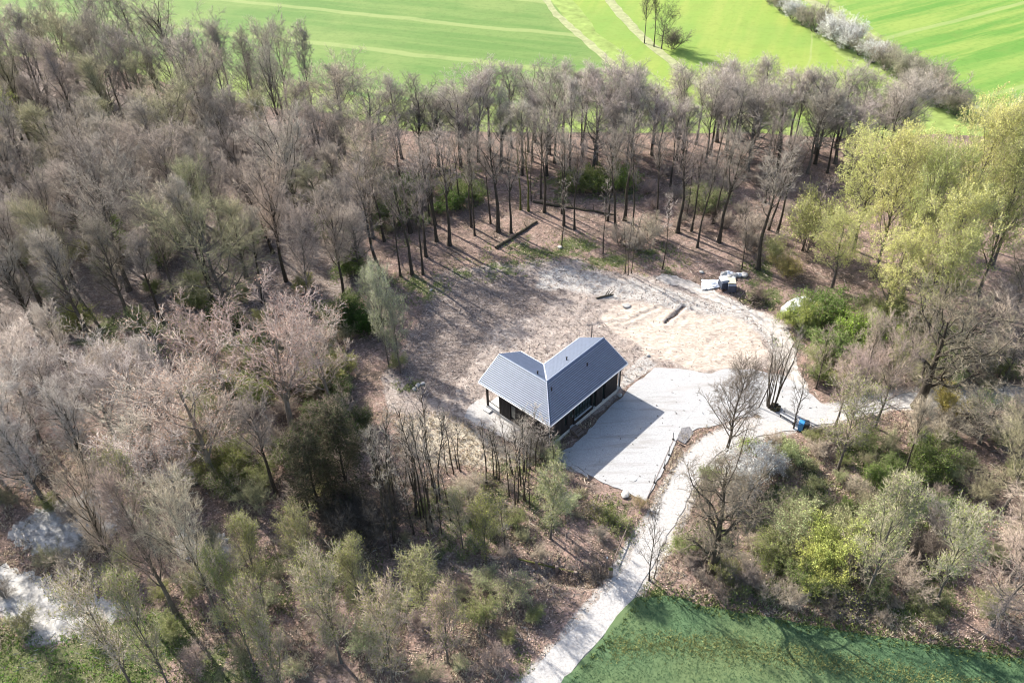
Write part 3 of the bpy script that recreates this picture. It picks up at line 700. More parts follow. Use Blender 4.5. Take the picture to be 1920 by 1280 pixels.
def tree_kind(seed, H=14, r=.22, cb=.45, R=3.6, n1=15, n2=6, n3=7, n4=7, prof='dome', a1=(.6, 1.0), trop=.25, curve=.25, wig=.02, twig=.55, tw_r=.014, leaf=0, leaf_n=0.0, bark='bark', trunk_wig=.01, fork=False, lean=(0, 0), n3r=1.0, l2=.45, droop=0.0, topk=1.0):
    g = np.random.default_rng(seed); K = Kind(); K.H = H; K.r = r
    b = np.array([[0, 0, -.4]]); d = nrm(np.array([[lean[0], lean[1], 1.0]]))
    tr = Br(b, d, np.array([H*topk+.4]), np.array([[g.normal()*.03, g.normal()*.03, 0]]), np.array([r]), .12 if topk > .8 else .45, trunk_wig, g)
    P = {'dome': lambda t: (.35+1.0*np.sin(np.pi*np.clip(.12+.86*(t-cb)/(1-cb+1e-6), 0, 1))), 'cone': lambda t: 1.25*(1.06-(t-cb)/(1-cb))+.15,
         'flat': lambda t: .6+.6*(t-cb)/(1-cb), 'broad': lambda t: .8+.5*np.sin(np.pi*np.clip((t-cb)/(1-cb), 0, 1))}[prof]
    l1 = kids(tr, n1, cb, .97, a1[0], a1[1], R, .5, trop, curve, wig, g, .25, P)
    if fork:
        f = kids(tr, 1, .5, .55, .25, .35, H*.45, .75, .2, .1, .02, g, .25); l1 = Br(np.concatenate([l1.b, f.b]), np.concatenate([l1.d, f.d]), np.concatenate([l1.L, f.L]), np.concatenate([l1.c, f.c]), np.concatenate([l1.r, f.r]), .25, wig, g)
    l1.r = np.maximum(l1.r, .028)
    tv, tq = tr.tubes(12, 8, .55); lv, lq = l1.tubes(7, 5)
    K.trunk = mesh_np('trunk', *cat([(tv, tq, None), (lv, lq, None)]), MT[bark], True)
    l2b = kids(l1, n2, .18, 1.0, .5, 1.0, R*l2, .5, trop*.6, curve*.5, wig*1.3, g, .35, lambda t: 1.15-.5*t); l2b.r = np.maximum(l2b.r, .018)
    l3 = kids(l2b, n3, .1, 1.0, .45, 1.0, R*.24*n3r, .6, trop*.4, 0, wig*.8, g, .5, lambda t: 1.1-.4*t); l3.r = np.clip(l3.r, .011, .022)
    sv, stt, pb, pd, pl = spikes(l3, n4, .05, 1.0, .3, .95, twig, tw_r, trop*.3-droop, g)
    v2, q2 = l2b.tubes(4, 4); v3, q3 = l3.tubes(2, 3)
    K.crown = mesh_np('crown', *cat([(v2, q2, None), (v3, q3, None), (sv, None, stt)]), MT['twig'])
    K.foliage = None
    if leaf:
        n_ = int(leaf_n*len(pb)); i = g.integers(0, len(pb), n_); t = g.uniform(.3, 1.05, n_)
        V, Q = leaf_quads(pb[i]+pd[i]*(pl[i]*t)[:, None]+g.normal(size=(n_, 3))*.04, leaf, g, .65, .3)
        K.foliage = mesh_np('foliage', V, Q, None, MT['leaf'])
    return K
def shrub_kind(seed, H=2.6, ns=14, spread=.75, r=.03, n2=6, n3=6, n4=6, twig=.35, tw_r=.010, leaf=0, leaf_n=0, bark='bark_grey', wig=.03, arch=-.1):
    g = np.random.default_rng(seed); K = Kind(); K.H = H; K.r = r
    az = np.arange(ns)*2.4+g.normal(size=ns)*.3; el = g.uniform(.1, spread, ns)
    d = np.stack([np.cos(az)*np.sin(el), np.sin(az)*np.sin(el), np.cos(el)], 1)
    b = np.stack([np.cos(az)*.25*g.random(ns), np.sin(az)*.25*g.random(ns), np.full(ns, -.15)], 1)
    st = Br(b, d, H*g.uniform(.75, 1.1, ns)*1.05, UPV*arch+g.normal(size=(ns, 3))*.08, np.full(ns, r), .3, wig, g)
    l2 = kids(st, n2, .2, 1.0, .4, .9, H*.38, .6, .15, 0, wig, g, .4, lambda t: 1.2-.5*t); l2.r = np.maximum(l2.r, .013)
    l3 = kids(l2, n3, .1, 1.0, .4, 1.0, H*.19, .6, .1, 0, wig, g, .5); l3.r = np.clip(l3.r, .009, .016)
    sv, stt, pb, pd, pl = spikes(l3, n4, .05, 1, .3, 1.0, twig, tw_r, .1, g)
    v1, q1 = st.tubes(6, 4); v2, q2 = l2.tubes(3, 3); v3, q3 = l3.tubes(2, 3)
    K.trunk = mesh_np('stems', v1, q1, None, MT[bark], True)
    K.crown = mesh_np('crown', *cat([(v2, q2, None), (v3, q3, None), (sv, None, stt)]), MT['twig'])
    K.foliage = None
    if leaf:
        n_ = int(leaf_n*len(pb)); i = g.integers(0, len(pb), n_); t = g.uniform(.1, 1.1, n_)
        V, Q = leaf_quads(pb[i]+pd[i]*(pl[i]*t)[:, None]+g.normal(size=(n_, 3))*.05, leaf, g, .7, .1)
        K.foliage = mesh_np('foliage', V, Q, None, MT['leaf'])
    return K
def where(x, y):
    px_, py_ = to_px(x, y); px_, py_ = float(px_), float(py_)
    c_ = 'far left' if px_ < 130 else 'left' if px_ < 330 else 'centre-left' if px_ < 560 else 'inner left' if px_ < 760 else 'middle' if px_ < 1100 else 'centre-right' if px_ < 1380 else 'right' if px_ < 1640 else 'far right'
    r_ = 'topmost' if py_ < 235 else 'upper' if py_ < 330 else 'upper middle' if py_ < 430 else 'middle' if py_ < 540 else 'lower middle' if py_ < 760 else 'lower' if py_ < 1000 else 'bottom'
    return r_+' row, '+c_
SHARED = {}
TINT = {}
def plant(K, name, label, cat_, x, y, h, twigc, leafc=None, group=None, rotz=None, lean=(0, 0), wide=None, z=0.0, stemname='trunk'):
    """one plant = an Empty with its trunk, crown and foliage; mesh data is shared between plants of a kind"""
    if group and '%' in label:
        t_ = max(TINT.items(), key=lambda q: -sum((a-b_)**2 for a, b_ in zip(q[1], twigc)))[0]
        label = label.replace('%t', t_).replace('%s', 'tall' if h > 12.3 else 'short' if h < 10.2 else 'mid-height')+', '+where(x, y)
    o = empty(name, (x, y, z+float(gz(x, y)[0]))); tag(o, label, cat_, group)
    s = h/K.H; w = wide if wide is not None else s
    o.scale = (w, w, s); rzv = rng.uniform(0, 6.28) if rotz is None else rotz
    o.rotation_euler = (lean[1], lean[0], rzv) if rotz is not None else (rng.normal()*.02, rng.normal()*.02, rzv)
    if rotz is None and (lean[0] or lean[1]):
        q = Matrix.Rotation(lean[0], 4, 'Y') @ Matrix.Rotation(lean[1], 4, 'X') @ Matrix.Rotation(rzv, 4, 'Z'); o.rotation_euler = q.to_euler()
    jit = 1+rng.normal()*.10
    link(stemname, K.trunk, o)
    c_ = link('crown', K.crown, o); c_.color = (*(min(1, max(0, v*jit)) for v in twigc), 1)
    if K.foliage is not None:
        f_ = link('foliage', K.foliage, o); f_.color = (*(leafc or (.2, .25, .05)), 1)
    return o
GREY = (.27, .235, .195); PINK = (.34, .27, .225); OLIVE = (.26, .245, .145); WARM = (.37, .31, .24); DARKT = (.13, .108, .088); PALE = (.47, .41, .345); LILAC = (.285, .24, .195)
YG = (.42, .46, .13); FRESH = (.155, .225, .055); OLV = (.24, .26, .08); WHITE = (.75, .75, .72); PGREEN = (.38, .42, .20); DKGREEN = (.03, .055, .018); BUDS = (.42, .27, .19)

TINT.update(grey=GREY, pinkish=PINK, olive=OLIVE, tawny=WARM, dark=DARKT, pale=PALE, mauve=LILAC)
def rx(px, py): p = at(px, py); return p[0], p[1]

# ------------------------------------------------------------------ kinds of trees and shrubs
FT = [tree_kind(100+i, H=14, r=.21+.03*(i % 3), cb=(.34, .46, .28, .52, .38, .24)[i], R=(3.9, 3.2, 4.6, 2.7, 4.2, 3.6)[i], n1=(18, 15, 20, 14, 16, 22)[i], n2=7, n3=(7, 6, 7, 6, 8, 6)[i], n4=(7, 6, 6, 7, 5, 6)[i], prof=('dome', 'dome', 'broad', 'dome', 'flat', 'cone')[i],
      wig=(.025, .03, .06, .02, .045, .03)[i], twig=.6, tw_r=.013, bark=('bark_grey', 'bark', 'bark_grey', 'bark', 'bark', 'bark_grey')[i], a1=((.55, 1.0), (.45, .8), (.7, 1.15), (.35, .7), (.4, .75), (.6, 1.0))[i], trop=(.25, .3, .12, .4, .2, .22)[i], topk=(1, 1, .9, 1, .8, 1)[i]) for i in range(6)]
RTK = [tree_kind(120+i, H=14, r=.23, cb=.50+.04*(i % 3), R=2.9, n1=13, n2=5, n3=5, n4=4, wig=.03, twig=.55, bark='bark', a1=(.45, .85), trop=.35, fork=(i == 3), trunk_wig=.012) for i in range(4)]
PO = [tree_kind(140+i, H=9.5, r=.068, cb=.5, R=.85, n1=11, n2=3, n3=2, n4=3, wig=.03, twig=.35, tw_r=.009, bark='bark', a1=(.4, .8), trop=.3, trunk_wig=.012) for i in range(4)]
OK = [tree_kind(160+i, H=11, r=.52, cb=.26, R=4.4, n1=15, n2=7, n3=7, n4=7, prof='broad', wig=.12, twig=.5, tw_r=.012, bark='bark', a1=(.75, 1.25), trop=.05, curve=.12, trunk_wig=.02, topk=.85) for i in range(3)]
MAPLE = [tree_kind(170+i, H=12, r=.30, cb=.22, R=4.6, n1=16, n2=7, n3=7, n4=6, prof='broad', wig=.045, twig=.5, tw_r=.017, leaf=.11, leaf_n=.55, bark='bark_pale', a1=(.6, 1.05), trop=.2, topk=.9) for i in range(2)]
SOLO = tree_kind(180, H=10, r=.15, cb=.16, R=3.0, n1=30, n2=6, n3=6, n4=6, prof='cone', wig=.02, twig=.45, tw_r=.010, bark='bark', a1=(.7, 1.0), trop=.28, curve=.2)
YGT = [tree_kind(190+i, H=12, r=.22, cb=.25, R=4.0, n1=17, n2=7, n3=6, n4=6, wig=.03, twig=.55, leaf=.115, leaf_n=4.6, bark='bark_grey', a1=(.5, 1.0)) for i in range(2)]
BUDT = [tree_kind(200+i, H=7, r=.11, cb=.22, R=2.2, n1=15, n2=6, n3=6, n4=6, wig=.03, twig=.4, tw_r=.011, leaf=.09, leaf_n=.9, bark='bark_grey', a1=(.4, .9), trop=.3) for i in range(2)]
YOUNG = [tree_kind(210+i, H=6, r=.09, cb=.25, R=1.5, n1=11, n2=4, n3=4, n4=3, wig=.03, twig=.35, tw_r=.009, bark='bark', a1=(.5, .95), trop=.3) for i in range(2)]
CONIF = tree_kind(220, H=10, r=.18, cb=.08, R=2.3, n1=40, n2=7, n3=5, n4=5, prof='cone', wig=.04, twig=.45, leaf=.13, leaf_n=1.2, bark='bark', a1=(.8, 1.3), trop=.0, curve=-.1)
SHB = [shrub_kind(300+i, H=2.6, ns=14) for i in range(3)]
SHG = [shrub_kind(310+i, H=2.8, ns=13, n2=6, n3=6, n4=6, leaf=.085, leaf_n=2.0) for i in range(3)]
SHL = [shrub_kind(320+i, H=2.4, ns=15, n2=6, n3=6, n4=5, leaf=.10, leaf_n=3.0) for i in range(2)]
SHW = shrub_kind(330, H=3.2, ns=15, n2=7, n3=6, n4=6, leaf=.09, leaf_n=2.4)
BRAM = [shrub_kind(340+i, H=1.1, ns=22, spread=1.25, r=.016, n2=5, n3=4, n4=3, twig=.28, tw_r=.009, arch=-.5, leaf=.10, leaf_n=.6) for i in range(2)]

def scatter(poly, dmin, seed, nmax=400, avoid=None):
    g = np.random.default_rng(seed); P = np.array(poly); lo = P.min(0); hi = P.max(0); out = []
    cand = lo+(hi-lo)*g.random((nmax*40, 2))
    ok = sdf(poly, cand[:, 0], cand[:, 1]) < 0
    for p in cand[ok]:
        if len(out) >= nmax: break
        if out and np.min(np.hypot(*(np.array(out)-p).T)) < dmin: continue
        out.append(p)
    return out
tidx = [0]
def pick(L): tidx[0] += 1; return L[tidx[0] % len(L)]

# --- the wood on the left and behind
F1 = W([(-120,165),(120,150),(300,150),(450,205),(640,262),(700,300),(705,430),(690,560),(560,600),(380,620),(100,650),(-160,640)])
for k, (x, y) in enumerate(scatter(F1, 4.2, 41, 250)):
    r_ = rng.random(); tw = GREY if r_ < .45 else LILAC if r_ < .75 else OLIVE if r_ < .9 else WARM
    plant(pick(FT), 'bare_tree', '%s %t leafless tree in the wood left of the clearing', 'tree', x, y, rng.uniform(9, 15.5), tw, group='trees of the wood left of the clearing', wide=rng.uniform(.7, 1.2), lean=(rng.normal()*.05, rng.normal()*.05))
F2 = W([(705,300),(860,272),(1040,262),(1240,256),(1420,254),(1560,266),(1690,285),(1670,335),(1540,335),(1400,322),(1220,322),(1050,336),(860,332)])
for k, (x, y) in enumerate(scatter(F2, 2.7, 43, 90)):
    plant(pick(FT), 'bare_tree', '%s %t leafless tree in the belt before the green field', 'tree', x, y, rng.uniform(8, 11.5), (.33, .285, .25) if rng.random() < .6 else (.30, .265, .22), group='trees of the belt before the green field', wide=rng.uniform(.75, 1.05))
# --- named trunks behind the clearing: (base px, trunk width px, lean left/right, forked, own label)
REAR = [(721,453,5,-.05,0,''),(714,515,7,-.12,0,'dark trunk leaning left, nearest one at the clearing\'s left back corner'),(751,518,3.5,-.02,0,''),(773,515,6.5,-.04,0,'stout dark trunk reaching far forward at the left back of the clearing'),
 (793,515,4.5,0,0,''),(799,482,5.5,-.03,0,''),(819,454,6,-.06,0,'curved dark trunk leaning left beside the forked trunk'),(816,421,5.5,-.02,0,''),(843,461,7,0,1,'forked trunk standing upright on the leaf litter left of the fallen log'),
 (884,426,4.5,-.02,0,''),(890,442,3.5,0,0,''),(920,420,3.2,-.01,0,''),(934,434,8,-.02,0,'thickest straight trunk just behind the fallen log'),(958,436,5,-.02,1,'trunk with dead side limbs right beside the fallen log'),
 (863,393,3.2,0,0,''),(853,389,2.6,0,0,''),(805,418,3.2,0,0,''),(770,436,7,0,0,''),(991,397,4,0,2,'upright trunk covered in yellow-green moss behind the fallen log'),(976,394,3.5,0,2,'slimmer mossy trunk left of the other mossy trunk'),(1014,373,3.5,0,0,''),
 (1021,399,5.5,0,0,''),(1053,401,3,0,0,''),(1057,423,5,0,0,''),(1077,430,4,0,0,''),(1053,464,2.2,0,0,'slender trunk with a white stone at its foot behind the clearing'),(1139,415,4,0,0,''),(1154,428,5,-.08,0,'dark trunk leaning left behind the middle of the clearing'),
 (1131,475,2.4,0,0,''),(1171,413,6.5,0,0,''),(1186,432,4,0,0,''),(996,377,2,0,0,''),(1270,437,7,.03,3,'tall dark trunk with a broken pale limb high up'),(1296,434,4.5,.03,0,''),(1307,465,4.5,.06,0,'crooked thin trunk bending right over pink leaf litter'),
 (1348,454,7,.06,1,'straight trunk leaning right and forking high above pink leaf litter'),(1337,419,4.5,.08,0,''),(1421,504,9,-.02,0,'thick flared trunk right behind the heap of white sacks'),(1457,438,5,.02,1,'forked trunk left of the yellow-green bush'),(1441,431,4.5,.14,0,''),
 (1231,410,4,0,0,''),(1257,350,3.6,0,0,''),(1338,341,3.6,.04,0,''),(1434,380,3.6,0,0,''),(1285,413,2.2,0,0,''),(1242,505,2.4,.03,4,'thin pale tree standing at the clearing\'s back edge'),(1391,505,1.8,0,0,''),(1503,470,2.4,.1,0,'')]
ORD = 'first second third fourth fifth sixth seventh eighth ninth tenth eleventh twelfth thirteenth fourteenth fifteenth sixteenth seventeenth eighteenth nineteenth twentieth'.split()
un = {True: sorted(q[0] for q in REAR if not q[5] and q[2] < 4), False: sorted(q[0] for q in REAR if not q[5] and q[2] >= 4)}
for (bx, by, wpx, lean, kind, lab) in REAR:
    x, y = rx(bx, by); sc = FPX/np.hypot(y, CAMH); rad = wpx/sc/2*1.02
    h = min(12.5, 8.3+wpx*.6)+rng.uniform(-.6, .6)
    K = RTK[3] if kind in (1, 3) else RTK[tidx[0] % 3]; tidx[0] += 1
    if wpx < 3: K = PO[tidx[0] % 4]
    wide = rad/K.r
    if K in PO: wide = max(wide, .9)
    gl = lab or (('slender bare trunk' if wpx < 4 else 'straight dark trunk')+' behind the clearing, '+ORD[un[wpx < 4].index(bx)]+' of its kind from the left')
    o = plant(K, 'bare_tree', gl, 'tree', x, y, h, (.235, .20, .17) if kind != 4 else PALE, group=None if lab else ('slender trunks behind the clearing' if wpx < 4 else 'straight trunks behind the clearing'), wide=min(max(wide, .55), 1.7), lean=(lean, 0))
    if kind == 2:
        for ch in o.children:
            if ch.name.startswith('trunk'):
                ch.data = ch.data.copy(); ch.data.materials[0] = MT['moss_stem']
    if kind == 3:
        MB().tube([(0, 0, 8.3), (.9, -.2, 9.2), (2.0, -.4, 10.4)], [.12, .10, .05], 7).obj('broken_limb', MT['bark_pale'], o)
for k, (bx, by) in enumerate(((1172,512),(1178,515),(1184,512))):
    x, y = rx(bx, by)
    plant(PO[k], 'young_tree', 'thin stem of the three-stemmed clump at the clearing\'s back edge', 'tree', x, y, 7+k*.5, GREY, group='three-stemmed clump behind the clearing', wide=.8)

# --- alder poles in the lower left
POLES = [(715,938,800),(723,940,820),(739,1018,800),(746,928,800),(760,924,860),(770,985,870),(778,929,790),(781,947,815),(789,971,820),(796,971,765),(801,994,800),(808,960,845),(816,924,752),(825,938,770),
 (851,889,768),(863,884,800),(912,884,795),(925,891,795),(955,929,790),(962,891,815),(971,940,805),(976,910,775),(983,881,790),(985,939,800),(994,878,765),(1005,880,780),(735,960,830),(705,900,810),(845,975,850),(932,896,805),(1040,905,800)]
POLES += [(x+rng.uniform(-14, 14), y+rng.uniform(-20, 26), t_+rng.uniform(0, 30)) for x, y, t_ in POLES[:27]]
for k, (bx, by, ty) in enumerate(POLES):
    x, y = rx(bx, by); h = height_for(bx, by, ty)
    thick = 1.3 if k in (2, 6, 9, 12, 13) else rng.uniform(.75, 1.05)
    plant(PO[k % 4], 'alder_pole', 'thin bare %s alder stem left of the house' if bx < 880 else 'thin bare %s alder stem close before the house', 'tree', x, y, h*1.06, (.27, .235, .20), group='alder stems left of the house' if bx < 880 else 'alder stems in front of the house', wide=thick)

# --- the big pale-twigged trees at the left with dark conifer
for (bx, by, ty, K, lab, lc) in ((548,800,610,MAPLE[0],'large pale-branched tree with pinkish buds left of the alder stems',BUDS),(430,760,612,MAPLE[1],'spreading pale tree with pinkish buds at the far left of the clearing',BUDS),
     (400,900,690,MAPLE[0],'pale tangled tree with orange buds below the spreading pale tree',BUDS),(620,760,625,MAPLE[1],'pale tree with pink twig tips reaching towards the clearing',BUDS),(520,930,760,FT[1],'grey tangled tree in front of the large pale-branched tree',BUDS)):
    x, y = rx(bx, by); plant(K, 'budding_tree', lab, 'tree', x, y, height_for(bx, by, ty), (.42, .34, .29) if K in MAPLE else (.27, .225, .185), lc)
x, y = rx(655, 935); plant(CONIF, 'conifer', 'dark green conifer left of the alder stems', 'conifer', x, y, height_for(655, 935, 765), (.10, .085, .06), (.050, .062, .030), wide=.85)
x, y = rx(600, 960); plant(CONIF, 'conifer', 'dark conifer half hidden behind bare twigs, lower left', 'conifer', x, y, height_for(600, 960, 815), (.10, .085, .06), (.045, .055, .028), wide=.8)
for k, (bx, by, ty, lab) in enumerate(((730,690,530,'pale grey-green young tree at the left edge of the clearing'),(712,640,520,'grey-green young tree behind the pale one at the clearing\'s left edge'),(752,700,575,'thin grey-green tree on the dark soil at the clearing\'s left'))):
    x, y = rx(bx, by); plant(BUDT[k % 2], 'young_tree', lab, 'tree', x, y, height_for(bx, by, ty), (.30, .29, .22), (.30, .33, .17), wide=.7)
for k in range(10):
    bx, by = 640+rng.uniform(-30, 110), 990+rng.uniform(-40, 40); x, y = rx(bx, by)
    plant(SHB[k % 3], 'bare_shrub', 'tangled bare %t shrub at the foot of the alder stems', 'shrub', x, y, rng.uniform(2.5, 4), (.10, .09, .075), group='tangled shrubs below the conifers', stemname='stems')

# --- single trees round the yard
x, y = rx(1363, 843); plant(SOLO, 'alder_tree', 'bare fine-twigged alder standing alone between yard and track', 'tree', x, y, height_for(1363, 843, 696), (.16, .135, .105), wide=.95)
x, y = rx(1445, 762)
clump = empty('multi_stem_tree', (x, y, 0)); tag(clump, 'clump of many slim bare stems growing from one dark stool by the junction', 'tree')
g_ = np.random.default_rng(77); ns = 13
az = np.linspace(0, 6.28, ns)+g_.normal(size=ns)*.3; el = g_.uniform(.02, .19, ns)
stm = Br(np.stack([np.cos(az)*.35, np.sin(az)*.35, np.full(ns, -.1)], 1), np.stack([np.cos(az)*np.sin(el), np.sin(az)*np.sin(el)*.8, np.cos(el)], 1), g_.uniform(6.0, 9.0, ns), g_.normal(size=(ns, 3))*.05, np.full(ns, .062), .25, .012, g_)
k1 = kids(stm, 8, .4, 1, .3, .7, 1.3, .5, .3, .1, .03, g_); k1.r = np.maximum(k1.r, .016); k2 = kids(k1, 5, .2, 1, .4, .9, .5, .6, .2, 0, .03, g_); k2.r = np.maximum(k2.r, .01)
sv, stt, *_r = spikes(k2, 4, .1, 1, .3, .9, .3, .009, .1, g_)
link('stems', mesh_np('stems', *cat([(*stm.tubes(8, 6), None)]), MT['bark'], True), clump)
cr = link('crown', mesh_np('crown', *cat([(*k1.tubes(3, 4), None), (*k2.tubes(2, 3), None), (sv, None, stt)]), MT['twig']), clump); cr.color = (*GREY, 1)
stl = MB()
for k in range(7): stl.tube([(math.cos(k*.9)*.3+.3, math.sin(k*.9)*.3-.25, -.1), (math.cos(k*.9)*.4+.35, math.sin(k*.9)*.4-.3, .35)], [.26, .12], 7)
stl.obj('stool', MT['bark'], clump)
for (bx, by, ty, K, nm, lab, tw, lc, wide) in (
    (1488,803,705,YOUNG[0],'young_tree','small bare tree beside the bench and blue bin',DARKT,None,.85),(1217,1087,965,YOUNG[1],'young_tree','young bare tree at the track side, lowest in the sharp part',DARKT,None,.75),(1226,1084,1015,YOUNG[0],'young_tree','short leaning stem close beside the young track-side tree',DARKT,None,.5),
    (1335,1070,888,OK[0],'old_oak','gnarled old oak with twisting dark limbs right of the track',(.15,.13,.095),None,.80),(1352,945,860,OK[1],'old_oak','smaller gnarled oak behind the old oak, near the track bend',(.17,.15,.11),None,.45),
    (1720,762,575,OK[2],'old_oak','large old oak with mossy crooked limbs at the right end of the track',(.21,.18,.13),None,1.0),(1790,700,590,OK[1],'old_oak','grey gnarled tree behind the large right-hand oak',GREY,None,.85),
    (1570,882,742,BUDT[0],'budding_tree','grey-green tree with dark trunk below the blue bin',(.27,.24,.18),OLV,1.2),(1565,800,680,FT[0],'bare_tree','pinkish fine-twigged tree hanging over the track',PINK,None,.55),(1640,800,640,FT[2],'bare_tree','slim pinkish tree over the track left of the large oak',PINK,None,.5),
    (1688,905,765,FT[3],'bare_tree','bare tree with leaning dark trunk on the grassy bank at right',WARM,None,.55),(1620,1128,945,BUDT[1],'budding_tree','pale whitish tree with fanned branches among yellow-green shrubs',(.30,.28,.19),(.27,.30,.11),1.2),(1752,1133,985,BUDT[0],'budding_tree','pale leaning tree at the lower right corner of the wood',(.36,.33,.24),(.30,.33,.10),1.0),
    (1530,728,630,YOUNG[1],'young_tree','thin dark tree before the green hawthorns',WARM,None,.9),(1615,735,610,FT[1],'bare_tree','grey bare tree between hawthorns and large oak',WARM,None,.5),
    (868,1028,935,BUDT[1],'pollard_tree','small pollard with a knotted brown head among the grass',WARM,OLV,.6),(912,1048,945,BUDT[0],'mossy_tree','tree with bright yellow-green mossy foot at the ditch',OLIVE,(.30,.32,.06),.75),(1032,1010,905,BUDT[1],'pollard_willow','pollard willow with dark head and pale green shoots',(.31,.29,.19),OLV,.95),
    (948,1030,950,YOUNG[0],'young_tree','thin grey tree by the white stone in the grass',GREY,None,.7),(830,1010,920,YOUNG[1],'young_tree','thin tree on the dark grass right of the alder stems',GREY,None,.7)):
    x, y = rx(bx, by); h = height_for(bx, by, ty)
    o = plant(K, nm, lab, 'tree', x, y, h, tw, lc, wide=wide)
# --- yellow-green trees on the right
for k, (bx, by, ty) in enumerate(((1690,560,330),(1760,520,250),(1640,520,300),(1830,560,310),(1720,600,400),(1600,470,300),(1860,500,260),(1560,540,420),(1650,610,470),(1510,470,370),(1800,450,250),(1690,440,290),(1740,640,470))):
    x, y = rx(bx, by)
    plant(YGT[k % 2] if k != 9 else SHG[0], 'budding_tree', 'broad yellow-green budding tree right of the clearing, '+('nearest the hawthorns','tallest in the group','at its left end','at its right end','lowest in the group','beside the back wood','far right and high','next to the olive shrub','just above the large oak','','behind the tallest','second from its left end','in front of all others')[k] if k != 9 else 'bright yellow-green bush at the right back corner of the clearing', 'tree' if k != 9 else 'shrub', x, y, height_for(bx, by, ty), (.33, .31, .18), (.53, .54, .20) if k % 3 else (.40, .41, .15), group='yellow-green trees on the right' if k != 9 else None, wide=rng.uniform(.75, 1.0) if k != 9 else 1.6)
for k, (bx, by, ty) in enumerate(((1870,330,215),(1930,360,220),(1900,420,290),(1960,470,300),(1890,620,480),(1950,640,480),(1880,720,590),(1940,760,620),(1900,860,720),(1960,900,750),(1880,960,830),(1930,1010,860),(1890,1090,960),(1950,1120,960),(1860,1170,1060),(1930,1190,1060),(1990,1040,880),(1840,640,540),(1835,830,740))):
    x, y = rx(bx, by); kk = [WARM, OLIVE, PINK][k % 3]
    plant(FT[k % 4], 'bare_tree', '%t bare tree in the wood along the right edge', 'tree', x, y, min(14, height_for(bx, by, ty)), kk, group='trees along the right edge', wide=rng.uniform(.6, .85))

x, y = rx(25, 330); plant(YGT[0], 'budding_tree', 'lone yellow-green tree at the far left edge of the wood', 'tree', x, y, 11.5, (.33, .31, .18), (.48, .48, .14), wide=.8)
# --- pale wood at the left edge, lower left trees
F5 = W([(-120,720),(60,735),(200,745),(330,790),(340,900),(330,960),(200,960),(100,950),(-120,960)])
for k, (x, y) in enumerate(scatter(F5, 3.6, 47, 42)):
    plant(pick(FT+MAPLE), 'bare_tree', '%t bare tree in the light wood at the left edge', 'tree', x, y, rng.uniform(8, 11), (.46, .40, .33) if rng.random() < .5 else (.44, .385, .34), BUDS, group='pale trees at the left edge', wide=rng.uniform(.6, .85))
for k, (bx, by, ty, tw) in enumerate(((240,1120,880,WARM),(330,1150,900,PINK),(420,1180,960,WARM),(-30,1060,900,GREY),(300,1060,890,GREY),(500,1150,1000,OLIVE),(590,1120,990,OLIVE),(690,1180,1040,OLIVE),(640,1240,1080,WARM),(480,1260,1080,OLIVE),(800,1160,1060,OLIVE),(330,1310,1120,WARM),(250,1290,1120,PALE),(540,1330,1140,WARM),(740,1290,1130,WARM),(840,1240,1120,PINK))):
    x, y = rx(bx, by)
    plant(pick(FT) if k < 4 else pick(BUDT), 'bare_tree', ('tawny tall tree with fanned branches right of the pale patches','pinkish tall tree standing among the lower left scrub','tall tawny tree nearest the bottom scrub','grey tall tree at the left edge above the pale patch')[k%4] if k < 4 else 'small %t tree in the scrub along the bottom edge', 'tree', x, y, height_for(bx, by, ty), tw, OLV, group='tall trees lower left' if k < 4 else 'small trees along the bottom', wide=rng.uniform(.5, .7) if k < 4 else rng.uniform(.7, 1.0))

